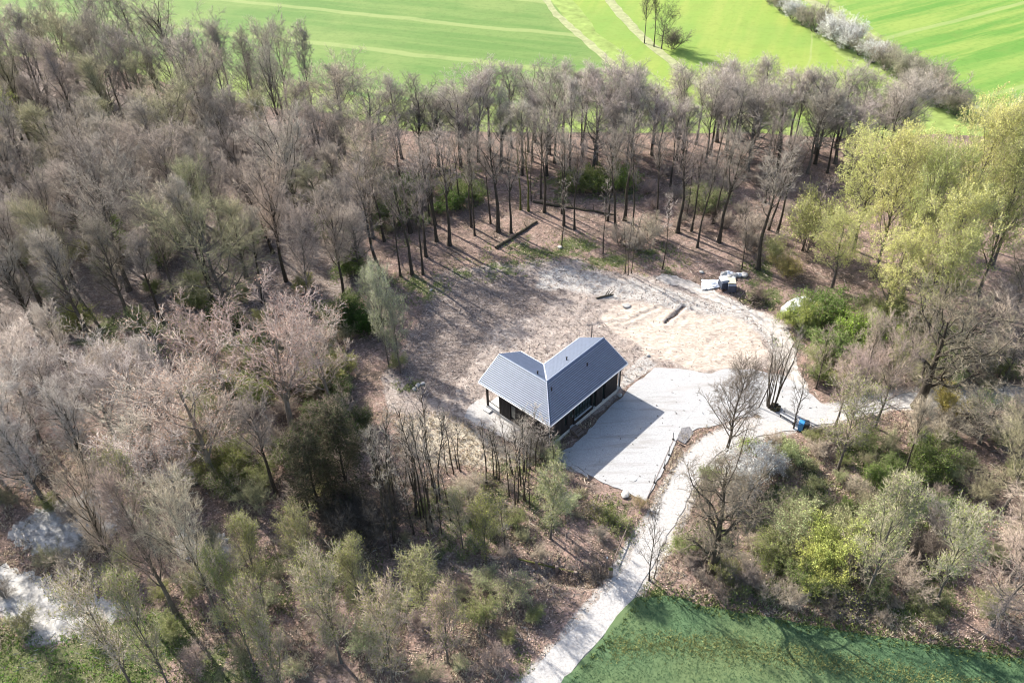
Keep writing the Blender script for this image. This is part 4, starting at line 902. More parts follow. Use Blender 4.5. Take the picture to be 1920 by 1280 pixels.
# --- shrubs: (px, py, height, kind, twig, leaf, label)
SH = [(1400,905,3.0,SHW,(.42,.40,.38),WHITE,'blackthorn shrub in white blossom right of the track bend'),(1440,880,2.2,SHW,(.40,.38,.36),(.6,.6,.57),'smaller whitish blossoming shrub behind the blackthorn'),(1375,950,2.4,SHB[0],PALE,None,'pale grey shrub left of the blackthorn'),
 (1545,1050,3.3,SHG[0],OLV,YG,'brightest yellow-green shrub in the right-hand scrub'),(1535,1090,2.6,SHG[1],OLV,YG,'yellow-green shrub just below the brightest one'),(1480,1010,3.0,SHG[1],OLIVE,PGREEN,'grey-green shrub right of the old oak'),(1450,1050,2.6,SHG[2],OLIVE,OLV,'olive shrub under the old oak limbs'),
 (1500,1090,2.2,SHG[0],OLIVE,FRESH,'fresh green low shrub below the olive shrubs'),(1600,1070,2.6,SHB[1],WARM,None,'pale tangled shrub left of the whitish tree'),(1690,1100,2.6,SHB[2],WARM,None,'tangled brown shrub right of the whitish tree'),(1580,1010,2.6,SHG[2],OLIVE,PGREEN,'pale green shrub behind the brightest shrub'),
 (1660,1020,3.0,SHG[0],OLIVE,PGREEN,'round pale green shrub behind the whitish tree'),(1740,1050,2.6,SHB[0],DARKT,None,'dark bare shrub in shade at the right'),(1700,1040,2.4,SHB[1],DARKT,None,'dark tangled shrub right of the round pale green shrub'),(1760,1000,2.6,SHB[2],PALE,None,'pale bare shrub at the right edge of the sharp part'),
 (1506,612,2.5,SHL[0],OLIVE,(.27,.33,.08),'fresh green bush hiding the white car'),(1487,604,1.9,SHL[1],OLIVE,(.27,.33,.08),'low fresh green bush left of the white car'),(1545,600,3.2,SHL[1],OLIVE,FRESH,'green hawthorn bush right of the white car'),(1600,640,3.2,SHL[0],OLIVE,(.22,.32,.05),'bright green hawthorn behind the grey bare tree'),
 (1560,670,2.8,SHL[1],OLIVE,FRESH,'dark-shaded green hawthorn above the thin dark tree'),(1650,610,3.2,SHG[1],OLIVE,OLV,'olive hawthorn behind the large oak'),(1535,685,2.0,SHG[2],WARM,OLV,'olive shrub at the right border of the clearing'),(1580,700,2.4,SHB[0],PINK,None,'brown bare shrub before the hawthorns'),
 (1640,700,2.6,SHB[1],PINK,None,'pinkish bare shrub beside the grey bare tree'),(1690,680,2.8,SHG[0],OLIVE,OLV,'olive shrub left of the large oak'),(1770,770,2.4,SHG[1],(.36,.30,.12),(.38,.33,.08),'yellow-brown shrub at the track\'s right end'),(1760,820,2.6,SHB[2],WARM,None,'brown shrub below the large oak'),
 (1620,840,1.8,SHG[2],OLIVE,FRESH,'green low shrub on the bank below the track'),(1740,880,2.6,SHL[0],OLIVE,FRESH,'green leafy bush on the bank at the far right'),(1525,830,1.4,SHG[0],OLIVE,OLV,'low olive shrub right of the blue bin'),(1036,862,1.7,SHG[1],(.36,.34,.22),PGREEN,'pale green shrub at the near corner of the house'),
 (1010,850,2.2,SHB[0],(.16,.14,.12),None,'grey bare shrub against the left wall of the house'),(985,835,2.0,SHB[1],(.18,.16,.14),None,'grey bare shrub below the left roof edge'),(1060,960,1.6,SHG[1],(.33,.32,.22),PGREEN,'pale green shrub behind the pollard willow'),(960,985,1.4,SHG[2],OLIVE,OLV,'olive shrub in the grass left of the pollard willow'),
 (905,975,1.5,SHG[0],OLIVE,OLV,'olive shrub above the mossy tree'),(880,935,2.0,SHB[1],WARM,None,'brown shrub behind the knotted pollard'),(1140,975,1.1,BRAM[0],OLIVE,(.20,.24,.05),'low green bramble patch left of the track'),(1165,990,1.0,BRAM[1],OLIVE,(.18,.22,.05),'bramble patch close to the track edge'),
 (1120,960,1.0,BRAM[1],WARM,(.22,.24,.06),'yellowish bramble patch below the yard'),(1200,950,1.0,SHB[2],(.30,.23,.13),None,'brown dry shrub at the lower tip of the yard'),(1120,1075,1.2,BRAM[0],PINK,(.2,.16,.1),'dry bramble tangle over the ditch'),(1060,1070,1.0,BRAM[1],PINK,(.2,.16,.1),'dry bramble along the ditch by the fence posts'),
 (1290,1060,1.4,SHB[0],PINK,None,'reddish thin shrub left of the old oak foot'),(1390,1090,1.8,SHB[1],LILAC,None,'grey-brown shrub right of the old oak foot'),(1440,1120,1.4,SHB[2],LILAC,None,'low grey-brown shrub on the dark lower border'),(1420,560,1.3,SHB[0],(.16,.12,.10),None,'brown dry shrub beside the brush heap'),
 (1450,490,2.4,SHG[1],OLIVE,OLV,'olive shrub right of the thick flared trunk'),(1475,520,2.4,SHG[2],(.32,.27,.14),(.34,.32,.09),'yellowish shrub at the back right of the clearing'),(1325,400,3.4,SHG[0],OLIVE,(.13,.16,.05),'large dull green bush in the sunlit back wood'),(1410,440,2.6,SHB[2],LILAC,None,'brown shrub right of the forking trunk'),
 (1400,470,2.4,SHB[1],LILAC,None,'grey-brown shrub behind the white sacks'),(1195,470,2.6,SHB[0],WARM,None,'pale brown shrub behind the three-stemmed clump'),(1215,450,2.8,SHB[1],WARM,None,'tangled pale shrub left of the thin pale tree'),(1160,455,2.2,SHB[2],WARM,None,'small brown shrub in the back wood middle'),
 (770,375,3.2,SHL[0],OLIVE,(.13,.19,.04),'green holly-like bush in the left back wood'),(740,420,3.0,SHL[1],OLIVE,(.10,.16,.04),'green bush between the leftmost back trunks'),(845,395,2.6,SHL[0],OLIVE,(.10,.17,.03),'green bush behind the forked trunk'),(880,380,2.6,SHL[1],OLIVE,(.11,.17,.04),'green bush right behind the forked trunk'),
 (1075,360,2.8,SHL[0],OLIVE,(.14,.18,.05),'green bush in the back wood above the fallen trunk'),(1110,355,2.8,SHL[1],OLIVE,(.13,.18,.04),'second green bush in the back wood above the fallen trunk'),(1160,355,3.0,SHL[0],OLIVE,(.16,.22,.04),'bright green bush behind the left-leaning trunk'),(660,618,2.8,SHL[1],(.05,.05,.03),(.045,.085,.02),'dark green evergreen bush behind the pink-tipped tree'),
 (690,625,2.6,SHL[0],(.05,.05,.03),(.05,.10,.02),'dark evergreen bush at the clearing\'s left rim'),(420,620,2.8,SHL[1],(.05,.05,.03),(.06,.11,.025),'dark evergreen bush behind the spreading pale tree'),(590,720,3.0,SHG[2],OLIVE,(.18,.24,.05),'moss green shrub under the large pale-branched tree'),(480,690,3.0,SHG[0],OLIVE,(.18,.24,.05),'moss green shrub under the spreading pale tree'),
 (440,880,3.0,SHG[1],OLIVE,(.20,.22,.05),'olive green shrub among pale tangled twigs'),(745,690,1.4,SHG[0],OLIVE,OLV,'low olive shrub on the dark soil'),(1330,895,1.2,BRAM[0],OLIVE,FRESH,'low green bramble at the track bend'),(1405,838,1.0,BRAM[1],OLIVE,(.22,.34,.05),'low bright green patch at the foot of the lone alder')]
for (bx, by, h, K, tw, lc, lab) in SH:
    x, y = rx(bx, by); plant(K, 'shrub' if K not in BRAM else 'bramble', lab, 'shrub' if K not in BRAM else 'bramble', x, y, h, tw, lc, stemname='stems', wide=h/K.H*rng.uniform(.95, 1.15))
# thickets of alike shrubs
def thicket(poly, dmin, nmax, seed, kinds, hs, tws, lcs, label, group, cat_='shrub', name='shrub'):
    for k, (x, y) in enumerate(scatter(W(poly), dmin, seed, nmax)):
        bq = kinds[k % len(kinds)] in BRAM
        plant(kinds[k % len(kinds)], 'bramble' if bq else name, label.replace('shrub', 'bramble') if bq else label, 'bramble' if bq else cat_, x, y, rng.uniform(*hs), tws[k % len(tws)], lcs[k % len(lcs)], group=group+(', brambles' if bq else ''), stemname='stems')
thicket([(1260,1020),(1420,1000),(1560,1110),(1780,1130),(1785,1180),(1600,1160),(1400,1130),(1290,1100)], 1.5, 46, 51, SHB+BRAM+SHG, (.8, 2.0), [LILAC, WARM, (.14,.12,.10), OLIVE], [OLV, (.20,.27,.06), (.10,.14,.04)], 'low tangled %t shrub in the scrub border above the lower field', 'scrub above the lower field')
thicket([(1440,820),(1600,830),(1780,830),(1790,980),(1620,980),(1480,960)], 1.8, 46, 52, SHG+SHL+SHB, (.8, 1.8), [OLIVE, WARM, OLIVE], [(.20,.28,.06), FRESH, PGREEN], 'small %t shrub on the grassy bank below the right-hand track', 'shrubs on the right bank')
thicket([(1500,580),(1700,590),(1800,620),(1800,720),(1640,735),(1520,720)], 2.2, 36, 53, SHG+SHL+SHB, (1.4, 2.8), [WARM, OLIVE, OLIVE], [OLV, (.20,.28,.06), (.14,.2,.05)], '%t shrub in the mixed hawthorn thicket right of the clearing', 'hawthorn thicket')
thicket([(1200,330),(1520,335),(1520,470),(1400,480),(1200,400)], 2.6, 20, 54, SHB, (1.0, 2.2), [LILAC, PINK], [OLV], 'thin bare undergrowth %t shrub in the back right wood', 'undergrowth of the back wood')
thicket([(710,340),(900,335),(880,400),(760,440),(715,470)], 2.4, 14, 55, SHG+SHB, (1.0, 2.4), [OLIVE, LILAC], [(.10,.16,.04), OLV], 'undergrowth %t shrub between the trunks of the left back wood', 'undergrowth of the left back wood')
thicket([(700,880),(900,900),(1080,900),(1140,1040),(960,1050),(720,1020)], 1.9, 34, 56, SHB+BRAM, (.5, 1.2), [WARM, OLIVE, GREY], [OLV, FRESH], 'low %t shrub in the rough grass between alders and ditch', 'low shrubs in the rough grass')
thicket([(380,640),(640,640),(700,860),(600,950),(360,950)], 2.1, 46, 57, SHL+SHG+SHB, (1.4, 3.0), [WARM, PINK, OLIVE], [(.10,.15,.035), (.07,.11,.03), OLV], '%t shrub under the big pale-twigged trees on the left', 'shrubs under the pale trees')
thicket([(360,1020),(640,1040),(900,1090),(1040,1150),(1000,1260),(900,1300),(360,1300),(300,1180)], 2.2, 34, 58, SHB+SHG, (.9, 2.3), [WARM, OLIVE, PINK], [OLV, PGREEN], 'scrub %t bush along the bottom edge left of the track', 'scrub along the bottom edge')
TINT.update(moss=(.14,.2,.05))
thicket([(-80,430),(300,420),(680,420),(680,600),(300,640),(-80,640)], 4.0, 26, 59, SHG+SHL, (1.5, 3.0), [OLIVE], [(.14,.2,.05), (.10,.17,.03), OLV], 'green %t undergrowth bush in the left wood', 'green undergrowth of the left wood')
thicket([(1800,640),(1960,640),(1980,1200),(1830,1190)], 2.6, 22, 60, SHB+SHG, (1.2, 2.6), [WARM, OLIVE, PINK], [OLV, FRESH], '%t shrub in the wood along the right edge', 'shrubs along the right edge')
thicket([(-60,930),(300,930),(330,1120),(200,1200),(-60,1210)], 2.4, 16, 63, SHB+SHG, (1.0, 2.4), [WARM, GREY, OLIVE], [OLV], 'bare %t shrub round the pale patches', 'shrubs round the pale patches')
# --- far hedge with blossom, far roadside trees
HEDGE = [(1440,-10),(1462,6),(1484,22),(1505,34),(1528,46),(1552,58),(1572,70),(1590,78),(1612,90),(1636,104),(1660,118),(1690,140),(1710,155),(1735,172),(1762,188),(1790,202),(1700,125),(1745,150)]
for k, (bx, by) in enumerate(HEDGE):
    x, y = rx(bx, by+14); w = k in (2, 5, 6, 7, 9)
    plant(SHW if w or k % 2 else SHB[k % 3], 'hedge_shrub', 'white-blossoming shrub of the far field hedge' if w else 'grey bare shrub of the far field hedge', 'shrub', x, y, rng.uniform(2.4, 4.8), (.27, .235, .19), WHITE if w else (.33, .32, .22), group='blossoming hedge shrubs' if w else 'bare hedge shrubs', stemname='stems')
for k, (bx, by, h) in enumerate(((1208,82,11),(1226,88,10),(1240,92,7))):
    x, y = rx(bx, by); plant(FT[k], 'bare_tree', ('tall dark bare tree by the far field path','second tall bare tree by the far field path','short bare tree nearest the meadow on the far path')[k], 'tree', x, y, h, DARKT, wide=.45)
x, y = rx(1262, 92); plant(SHB[0], 'shrub', 'dark bush at the foot of the far path trees', 'shrub', x, y, 3.2, (.16, .14, .10), stemname='stems', wide=1.5)

# ------------------------------------------------------------------ props
def P3(px, py, dz=0.0):
    x, y = rx(px, py); return Vector((x, y, float(gz(x, y)[0])+dz))
def blob(name, label, cat_, x, y, sx, sy, sz, mat, seed, group=None, z=0.0, parent=None):
    bm = bmesh.new(); bmesh.ops.create_icosphere(bm, subdivisions=3, radius=1)
    r = np.random.default_rng(seed); k = r.normal(size=(6, 3)); k /= np.linalg.norm(k, axis=1)[:, None]; lv = r.uniform(.62, .95, 6); ph = r.uniform(0, 6, 3)
    for v in bm.verts:
        p = np.array(v.co)
        for a, l in zip(k, lv):
            dd = p@a
            if dd > l: p = p-a*(dd-l)
        p = p*(1+.06*math.sin(5*p[0]+ph[0])*math.sin(5*p[1]+ph[1])*math.sin(5*p[2]+ph[2]))
        v.co = (p[0]*sx, p[1]*sy, p[2]*sz)
    me = bpy.data.meshes.new(name); bm.to_mesh(me); bm.free(); me.materials.append(mat)
    o = link(name, me, parent); o.location = (x, y, z+float(gz(x, y)[0])+sz*.55); o.rotation_euler = (0, 0, r.uniform(0, 6))
    if parent is None: tag(o, label, cat_, group)
    return o
def wheelie_bin(px, py, h, mat, label, rot):
    p = P3(px, py); o = empty('wheelie_bin', p, rot); tag(o, label, 'bin'); w = .25
    MB().prism([(-w*.8,-w*.85,.08),(w*.8,-w*.85,.08),(w*.8,w*.85,.08),(-w*.8,w*.85,.08)], [(-w,-w*1.15,h*.9),(w,-w*1.15,h*.9),(w,w*1.15,h*.9),(-w,w*1.15,h*.9)]).obj('body', mat, o, .02)
    l = MB().prism([(-w*1.06,-w*1.22,h*.9+.004),(w*1.06,-w*1.22,h*.9+.004),(w*1.06,w*1.25,h*.9+.004),(-w*1.06,w*1.25,h*.9+.004)], [(-w*.95,-w*1.1,h),(w*.95,-w*1.1,h),(w*.95,w*1.2,h),(-w*.95,w*1.2,h)]).obj('lid', mat, o, .015)
    MB().tube([(-w*.8, w*1.38, h*.93), (w*.8, w*1.38, h*.93)], .018, 6).obj('handle', mat, o)
    for sx in (-1, 1): MB().tube([(sx*w*.72-.03, w*.95, .10), (sx*w*.72+.03, w*.95, .10)], .10, 12).obj('wheel', MT['rubber'], o)
wheelie_bin(1500, 806, 1.12, MT['blue_plastic'], 'bright blue wheelie bin by the small bare tree at the track', math.radians(150))
wheelie_bin(1509, 806, 1.08, MT['grey_plastic'], 'dark grey wheelie bin right beside the blue one', math.radians(170))
# bench at the track
bp = P3(1477, 787); d_ = P3(1486, 792)-P3(1468, 781)
bench = empty('bench', bp, math.atan2(d_.y, d_.x)); tag(bench, 'pale slatted bench beside the track left of the blue bin', 'bench')
for k in range(4): MB().box(-.8, .8, -.25+k*.115, -.155+k*.115, .44, .475).obj('seat_slat', MT['slab'], bench)
for k in range(3): MB().box(-.8, .8, .235, .265, .58+k*.13, .68+k*.13).obj('backrest_slat', MT['slab'], bench)
for x in (-.68, .68):
    MB().box(x-.04, x+.04, -.24, -.16, 0, .438).obj('leg', MT['timber_dark'], bench)
    MB().box(x-.04, x+.04, .268, .34, 0, .95).obj('leg', MT['timber_dark'], bench)
    MB().box(x-.035, x+.035, -.155, .266, .37, .437).obj('rail', MT['timber_dark'], bench)
# mast behind the house
mp_ = P3(1107.5, 668); mh = height_for(1107.5, 668, 610)
mast = empty('mast', mp_); tag(mast, 'thin dark steel mast with short side arm rising behind the house ridge', 'mast')
MB().tube([(0, 0, -.1), (0, 0, mh)], .045, 8).obj('pole', MT['steel'], mast)
MB().tube([(0, 0, mh-.03), (-1.05, 0, mh-.03)], .03, 8).obj('arm', MT['steel'], mast)
# heap of sacks and stones
for k, (zx, zy, s_) in enumerate(((490,285,.42),(560,265,.36),(620,280,.34),(680,300,.38),(735,295,.36),(770,285,.28),(830,295,.40),(460,350,.32),(520,345,.34),(585,335,.36),(650,350,.32),(545,300,.30),(610,315,.28),(440,390,.26))):
    p = P3(1300+zx/8.727, 480+zy/8.727+4)
    blob('stone_sack', 'white sack in the heap at the clearing\'s back right' if k != 6 else 'grey-white sack lying apart at the right of the heap', 'sack', p.x, p.y, s_*1.15, s_, s_*.75, MT['sack'] if k % 3 else MT['boulder'], 400+k, 'heap of white sacks' if k != 6 else None)
def pallet_box(px, py, w, l, h, mat, topmat, label, rot):
    p = P3(px, py); o = empty('covered_pallet', p, rot); tag(o, label, 'pallet')
    MB().prism([(-w/2,-l/2,.16),(w/2,-l/2,.16),(w/2,l/2,.16),(-w/2,l/2,.16)], [(-w*.47,-l*.46,h),(w*.47,-l*.46,h),(w*.47,l*.47,h),(-w*.47,l*.47,h)]).obj('load', mat, o, .03)
    MB().box(-w*.49, w*.49, -l*.2, l*.49, h+.003, h+.07).obj('cover', topmat, o, .03)
    for x in (-w*.4, 0, w*.4): MB().box(x-.05, x+.05, -l/2+.01, l/2-.01, 0, .157).obj('skid', MT['timber_grey'], o)
pallet_box(1356, 540, .95, 1.25, 1.0, MT['tarp_dark'], MT['sack'], 'dark blue wrapped pallet with white top in front of the sack heap', math.radians(8))
pallet_box(1370, 543, .95, 1.7, .95, MT['tarp_dark'], MT['cardboard'], 'dark wrapped pallet with tan top right of the other pallet', math.radians(-6))
# white tarp crumpled on the ground
g_ = np.random.default_rng(9); p = P3(1336, 535); nn = 14
gu, gv = np.meshgrid(np.linspace(-1, 1, nn), np.linspace(-1, 1, nn)); gu, gv = gu.ravel(), gv.ravel()
tx = p.x+gu*1.25+gv*.2+g_.normal(size=nn*nn)*.05; ty_ = p.y+gv*.75*(1-.3*gu)+g_.normal(size=nn*nn)*.05
tz = gz(tx, ty_)+.05+.18*(1-np.hypot(gu, gv)/1.5)+g_.random(nn*nn)*.12
I = (np.arange(nn-1)[:, None]*nn+np.arange(nn-1)[None]).ravel()
V = np.stack([tx, ty_, tz], 1); V2 = V-np.array([0, 0, .03]); Q = np.stack([I, I+1, I+nn+1, I+nn], 1)
tag(link('tarp', mesh_np('tarp', np.concatenate([V, V2]), np.concatenate([Q, Q[:, ::-1]+nn*nn]), None, MT['tarp_white'])), 'crumpled white tarp lying left of the wrapped pallets', 'tarp')
# brush heap of sticks and logs
p = P3(1415, 568); bh = empty('brush_heap', p); tag(bh, 'heap of brown brushwood at the right rim of the clearing', 'brush heap'); mb_ = MB(); mb2 = MB()
rr = random.Random(5)
for k in range(150):
    r_ = abs(rr.gauss(0, .9)); a_ = rr.uniform(0, 6.28); h0 = max(0.03, 1.0-r_*.5)*rr.random(); q = Vector((r_*1.2*math.cos(a_), r_*math.sin(a_)*.8, h0)); dv = Vector((rr.gauss(0, 1), rr.gauss(0, 1), rr.gauss(0, .35))).normalized()*rr.uniform(.4, 1.1)
    (mb_ if k % 3 else mb2).tube([q-dv*.5, q, q+dv*.5+Vector((0, 0, rr.uniform(-.1, .1)))], [.035, .03, .012], 4)
for nm, q, mt_ in (('sticks', mb_, MT['bark']), ('pale_sticks', mb2, MT['timber_grey'])): o = q.obj(nm, mt_, bh); o['kind'] = 'stuff'
# fallen trunks
def log(p0, p1, r0, r1, label):
    a, bq = P3(*p0, r0*.7), P3(*p1, r1*.8); n_ = 9; pts = [a.lerp(bq, t/(n_-1)) for t in range(n_)]
    for q in pts[1:-1]: q.z = float(gz(q.x, q.y)[0])+.8*r0; q.x += rr.gauss(0, .04); q.y += rr.gauss(0, .04)
    root = empty('fallen_log', a); tag(root, label, 'log')
    MB().tube([q-a for q in pts], [r0+(r1-r0)*t/(n_-1) for t in range(n_)], 9).obj('trunk', MT['logbark'], root)
    for k in range(3):
        q = pts[4+k]-a; dv = Vector((rr.gauss(0, .6), rr.gauss(0, .6), .8)).normalized(); MB().tube([q, q+dv*.5, q+dv*.9+Vector((.1, 0, .1))], [.06, .04, .015], 5).obj('branch_stub', MT['logbark'], root)
log((930,467), (1007,417), .21, .12, 'mossy fallen trunk lying aslant at the wood\'s edge behind the clearing')
log((1000,380), (1152,404), .17, .10, 'long thin fallen trunk across the back wood floor')
log((1118,560), (1150,552), .10, .06, 'short log lying on the pale ground of the clearing')
# white car behind the green bushes
cp = P3(1496, 584); car = empty('car', cp, math.radians(215)); tag(car, 'white car half hidden by green bushes at the clearing\'s right corner', 'car')
prof = [(-2.0,.35),(-2.02,.75),(-1.75,.92),(-1.05,.98),(-.35,1.46),(1.2,1.50),(1.85,1.05),(2.02,.95),(2.05,.4)]
def carw(x, z): return .82 if z < 1.0 else .66
MB().prism([(x, -carw(x, z), z) for x, z in prof][::-1], [(x, carw(x, z), z) for x, z in prof][::-1]).obj('body', MT['car_white'], car, .03)
MB().prism([(-1.02,-.60,1.02),(-.42,-.55,1.43),(-.42,.55,1.43),(-1.02,.60,1.02)], [(-1.05,-.60,1.05),(-.45,-.55,1.46),(-.45,.55,1.46),(-1.05,.60,1.05)]).obj('windscreen', MT['glass'], car)
for s_ in (-1, 1):
    MB().prism([(-.80,s_*.70,1.06),(-.32,s_*.665,1.38),(1.1,s_*.665,1.40),(1.5,s_*.70,1.08)], [(-.80,s_*.80,1.06),(-.32,s_*.70,1.38),(1.1,s_*.70,1.40),(1.5,s_*.80,1.08)]).obj('side_window', MT['glass'], car)
    for x in (-1.25, 1.3):
        w_ = MB().tube([(x, s_*.70, .32), (x, s_*.86, .32)], .32, 16).obj('wheel', MT['rubber'], car); MB().tube([(x, s_*.862, .32), (x, s_*.872, .32)], .19, 12).obj('rim', MT['zinc'], w_)
    MB().box(-2.06, -2.03, s_*.55-.14, s_*.55+.14, .62, .76).obj('headlight', MT['zinc_white'], car)
# stones
for k, (px_, py_, s_, lab) in enumerate(((1050,466,.28,'white stone at the foot of a slender trunk behind the clearing'),(784,724,.26,'grey-white boulder at the left rim of the clearing'),(793,721,.22,'smaller boulder beside the grey-white one at the left rim'),(777,730,.2,'low boulder left of the grey-white one'),
    (947,986,.24,'white stone in the rough grass below the house'),(951,990,.18,'small white stone touching the larger one in the rough grass'),(1174,574,.42,'pale block lying on the sandy ground behind the house'),(1172,928,.38,'white flat stone at the lower edge of the yard'),(1215,668,.2,'small pale stone by the rough gravel behind the house'),(1163,741,.22,'pale stone at the far corner of the house'),(808,545,.18,'small white stone on the dark soil at the left back'),(1315,512,.25,'pale stone left of the white sacks'))):
    x, y = rx(px_, py_); blob('boulder', lab, 'stone', x, y, s_*1.2, s_, s_*.6, MT['boulder'], 450+k)
p = P3(1186, 897); mh_ = empty('manhole', (p.x, p.y, .03)); tag(mh_, 'round pale manhole cover in the lower part of the gravel yard', 'manhole cover')
MB().tube([(0, 0, -.05), (0, 0, .04)], .36, 24).obj('ring', MT['concrete'], mh_); MB().tube([(0, 0, .041), (0, 0, .06)], .28, 24).obj('cover', MT['zinc_white'], mh_)
# stakes and edging boards along the yard
for k, (px_, py_, h, lab) in enumerate(((1254,853,1.15,'thin stake uppermost along the yard\'s right edge'),(1245,877,1.1,'thin stake in the middle of the yard\'s right edge'),(1227,905,1.05,'thin stake lowest along the yard\'s right edge'),(1262,824,.9,'short stake at the corner of the dark chippings bed'))):
    p = P3(px_, py_); o = empty('stake', (p.x, p.y, .02)); tag(o, lab, 'stake'); MB().tube([(0, 0, -.2), (rr.uniform(-.05, .05), 0, h)], [.035, .028], 6).obj('shaft', MT['steel'], o); MB().box(-.09, .09, -.07, .07, 0, .09).obj('foot', MT['timber_dark'], o, .01)
def board(p0, p1, label, w=.04, h=.035, mat='timber_grey'):
    a, bq = P3(*p0), P3(*p1); d = bq-a; o = MB().box(0, d.xy.length, -w/2, w/2, -.06, h).obj('edging_board', MT[mat]); o.location = (a.x, a.y, .02); o.rotation_euler = (0, 0, math.atan2(d.y, d.x)); tag(o, label, 'board')
board((1262,826), (1213,934), 'long thin edging board along the yard\'s right edge'); board((1246,878), (1264,890), 'lower cross board between yard and track'); board((1257,852), (1269,858), 'middle cross board between yard and track'); board((1261,825), (1284,836), 'upper cross board below the dark chippings bed')
# fence at the ditch, marker post, pale pole, leaning pole
fp = P3(1006, 1056); fence = empty('fence', fp); tag(fence, 'low fence of grey stone posts with a mossy rail above the ditch', 'fence')
for (px_, py_, h) in ((1006,1056,.85),(1044,1064,.8),(1079,1070,.55)):
    q = P3(px_, py_)-fp; MB().box(q.x-.13, q.x+.13, q.y-.11, q.y+.11, q.z-.5, q.z+h).obj('post', MT['boulder'] if 0 else MT['timber_grey'], fence, .02)
a, bq = P3(972, 1050)-fp, P3(1080, 1071)-fp; MB().tube([a+Vector((0, .16, .3)), bq+Vector((0, .16, .3))], .07, 7).obj('rail', MT['moss_stem'], fence)
p = P3(1137, 1064); mk = empty('marker_post', p); tag(mk, 'slim marker post with white top beside the lower track', 'post'); MB().tube([(0, 0, -.3), (0, 0, 1.25)], .045, 7).obj('shaft', MT['timber_grey'], mk); MB().tube([(0, 0, 1.252), (0, 0, 1.42)], .05, 7).obj('white_cap', MT['white_paint'], mk)
p = P3(1144, 1079); o = empty('gate_post', p); tag(o, 'short thick grey post at the ditch end by the track', 'post'); MB().box(-.17, .17, -.15, .15, -.4, .95).obj('shaft', MT['timber_grey'], o, .03); MB().prism([(-.17,-.15,.952),(.17,-.15,.952),(.17,.15,.952),(-.17,.15,.952)], [(-.06,-.05,1.04),(.06,-.05,1.04),(.06,.05,1.04),(-.06,.05,1.04)]).obj('cap', MT['moss_stem'], o)
a, bq = P3(1147, 1062, .45), P3(1179, 986, .45); root = empty('pole_barrier', P3(1147, 1062)); tag(root, 'long pale pole barrier running along the left of the track', 'barrier'); z0 = root.location
MB().tube([a-z0, bq-z0], .042, 8).obj('pole', MT['timber_grey'], root)
for t in (.03, .5, .97):
    q = a.lerp(bq, t)-z0; MB().tube([(q.x, q.y, -.3), (q.x, q.y, q.z-.058)], .05, 6).obj('post', MT['timber_grey'], root)
p = P3(1422, 764); o = empty('leaning_pole', p); tag(o, 'tall thin pole leaning right beside the many-stemmed clump', 'pole'); MB().tube([(0, 0, -.2), (.75, .1, 3.4)], [.055, .045], 7).obj('shaft', MT['timber_dark'], o); MB().tube([(.75, .1, 3.401), (.76, .1, 3.46)], [.06, .05], 7).obj('cap', MT['steel'], o)

# ------------------------------------------------------------------ ground cover nobody could count
def zone_at(x, y):
    px_, py_ = to_px(x, y); w1 = (NZ.fbm(x, y, .25, 4)-.5); w2 = (NZ2.fbm(x, y, .25, 4)-.5); qx, qy = px_+w1*46, py_+w2*34
    hard = np.minimum.reduce([polyline_dist(wBRANCH, x, y)-.5, sdf(W(HOUSEPALE), x, y)]+[sdf(W(pp), x, y)+.5 for pp in PALEPATCH]+[sdf(wYARD, x, y), sdf(wJUNC, x, y), polyline_dist(wTRACK, x, y)-1.05, sdf(HOUSE_FOOT, x, y), sdf(wCROP, x, y)])
    return qx, qy, hard
def flecks(name, n_, size, color, mat, seed, test, flat=.35, aspect=.5, cat_=None, lift=.015):
    g = np.random.default_rng(seed)
    x = g.uniform(-44, 46, n_*3); y = 33+(g.random(n_*3)**1.25)*78
    qx, qy, hard = zone_at(x, y); keep = test(x, y, qx, qy, hard, g); x, y = x[keep][:n_], y[keep][:n_]
    m_ = len(x); z = gz(x, y)+lift; s_ = size*np.clip(g.lognormal(0, .4, m_), .4, 1.7)[:, None]
    d = nrm(np.stack([g.normal(size=m_), g.normal(size=m_), g.normal(size=m_)*flat], 1)); e = nrm(np.cross(d, np.stack([g.normal(size=m_)*flat, g.normal(size=m_)*flat, np.ones(m_)], 1)))
    P = np.stack([x, y, z], 1)+np.abs(d[:, 2:3])*s_*np.array([0, 0, .5])
    up_ = np.array([0, 0, 1.0])*s_*.12
    V = np.stack([P-d*s_*.5, P+e*s_*aspect*.5+up_, P+d*s_*.5, P-e*s_*aspect*.5+up_*.4], 1)
    o = link(name, mesh_np(name, V.reshape(-1, 3), np.arange(m_*4).reshape(-1, 4), None, MT[mat])); o.color = (*color, 1); o['kind'] = 'stuff'; o['label'] = cat_; return o
clearP = CLEAR
wood = lambda x, y, qx, qy, hard, g: (hard > .1) & ~((qy > 1130) & (qx < 420) & (g.random(len(x)) < .85)) & (sdf(clearP, qx, qy) > -4) & (NZ.fbm(x, y, .5, 3)+g.normal(size=len(x))*.08 > .44)
flecks('dead_leaves', 80000, .105, (.40, .28, .23), 'litter', 61, wood, cat_='pinkish brown dead leaves strewn over the wood floor')
flecks('dead_leaves', 40000, .10, (.16, .115, .085), 'litter', 62, wood, cat_='dark brown dead leaves strewn over the wood floor')
flecks('soil_clods', 50000, .10, (.24, .19, .165), 'litter', 63, lambda x, y, qx, qy, hard, g: (hard > .1) & (sdf(clearP, qx, qy) < 6) & ((sdf(SAND, qx, qy) > 0) | (g.random(len(x)) < .25)), flat=.8, aspect=.7, cat_='clods and scraps strewn over the clearing')
flecks('dry_sticks', 14000, .5, (.28, .235, .20), 'litter', 64, lambda x, y, qx, qy, hard, g: (hard > .2) & ((sdf(SAND, qx, qy) > 0)), flat=.25, aspect=.06, cat_='thin dry sticks strewn over the ground')
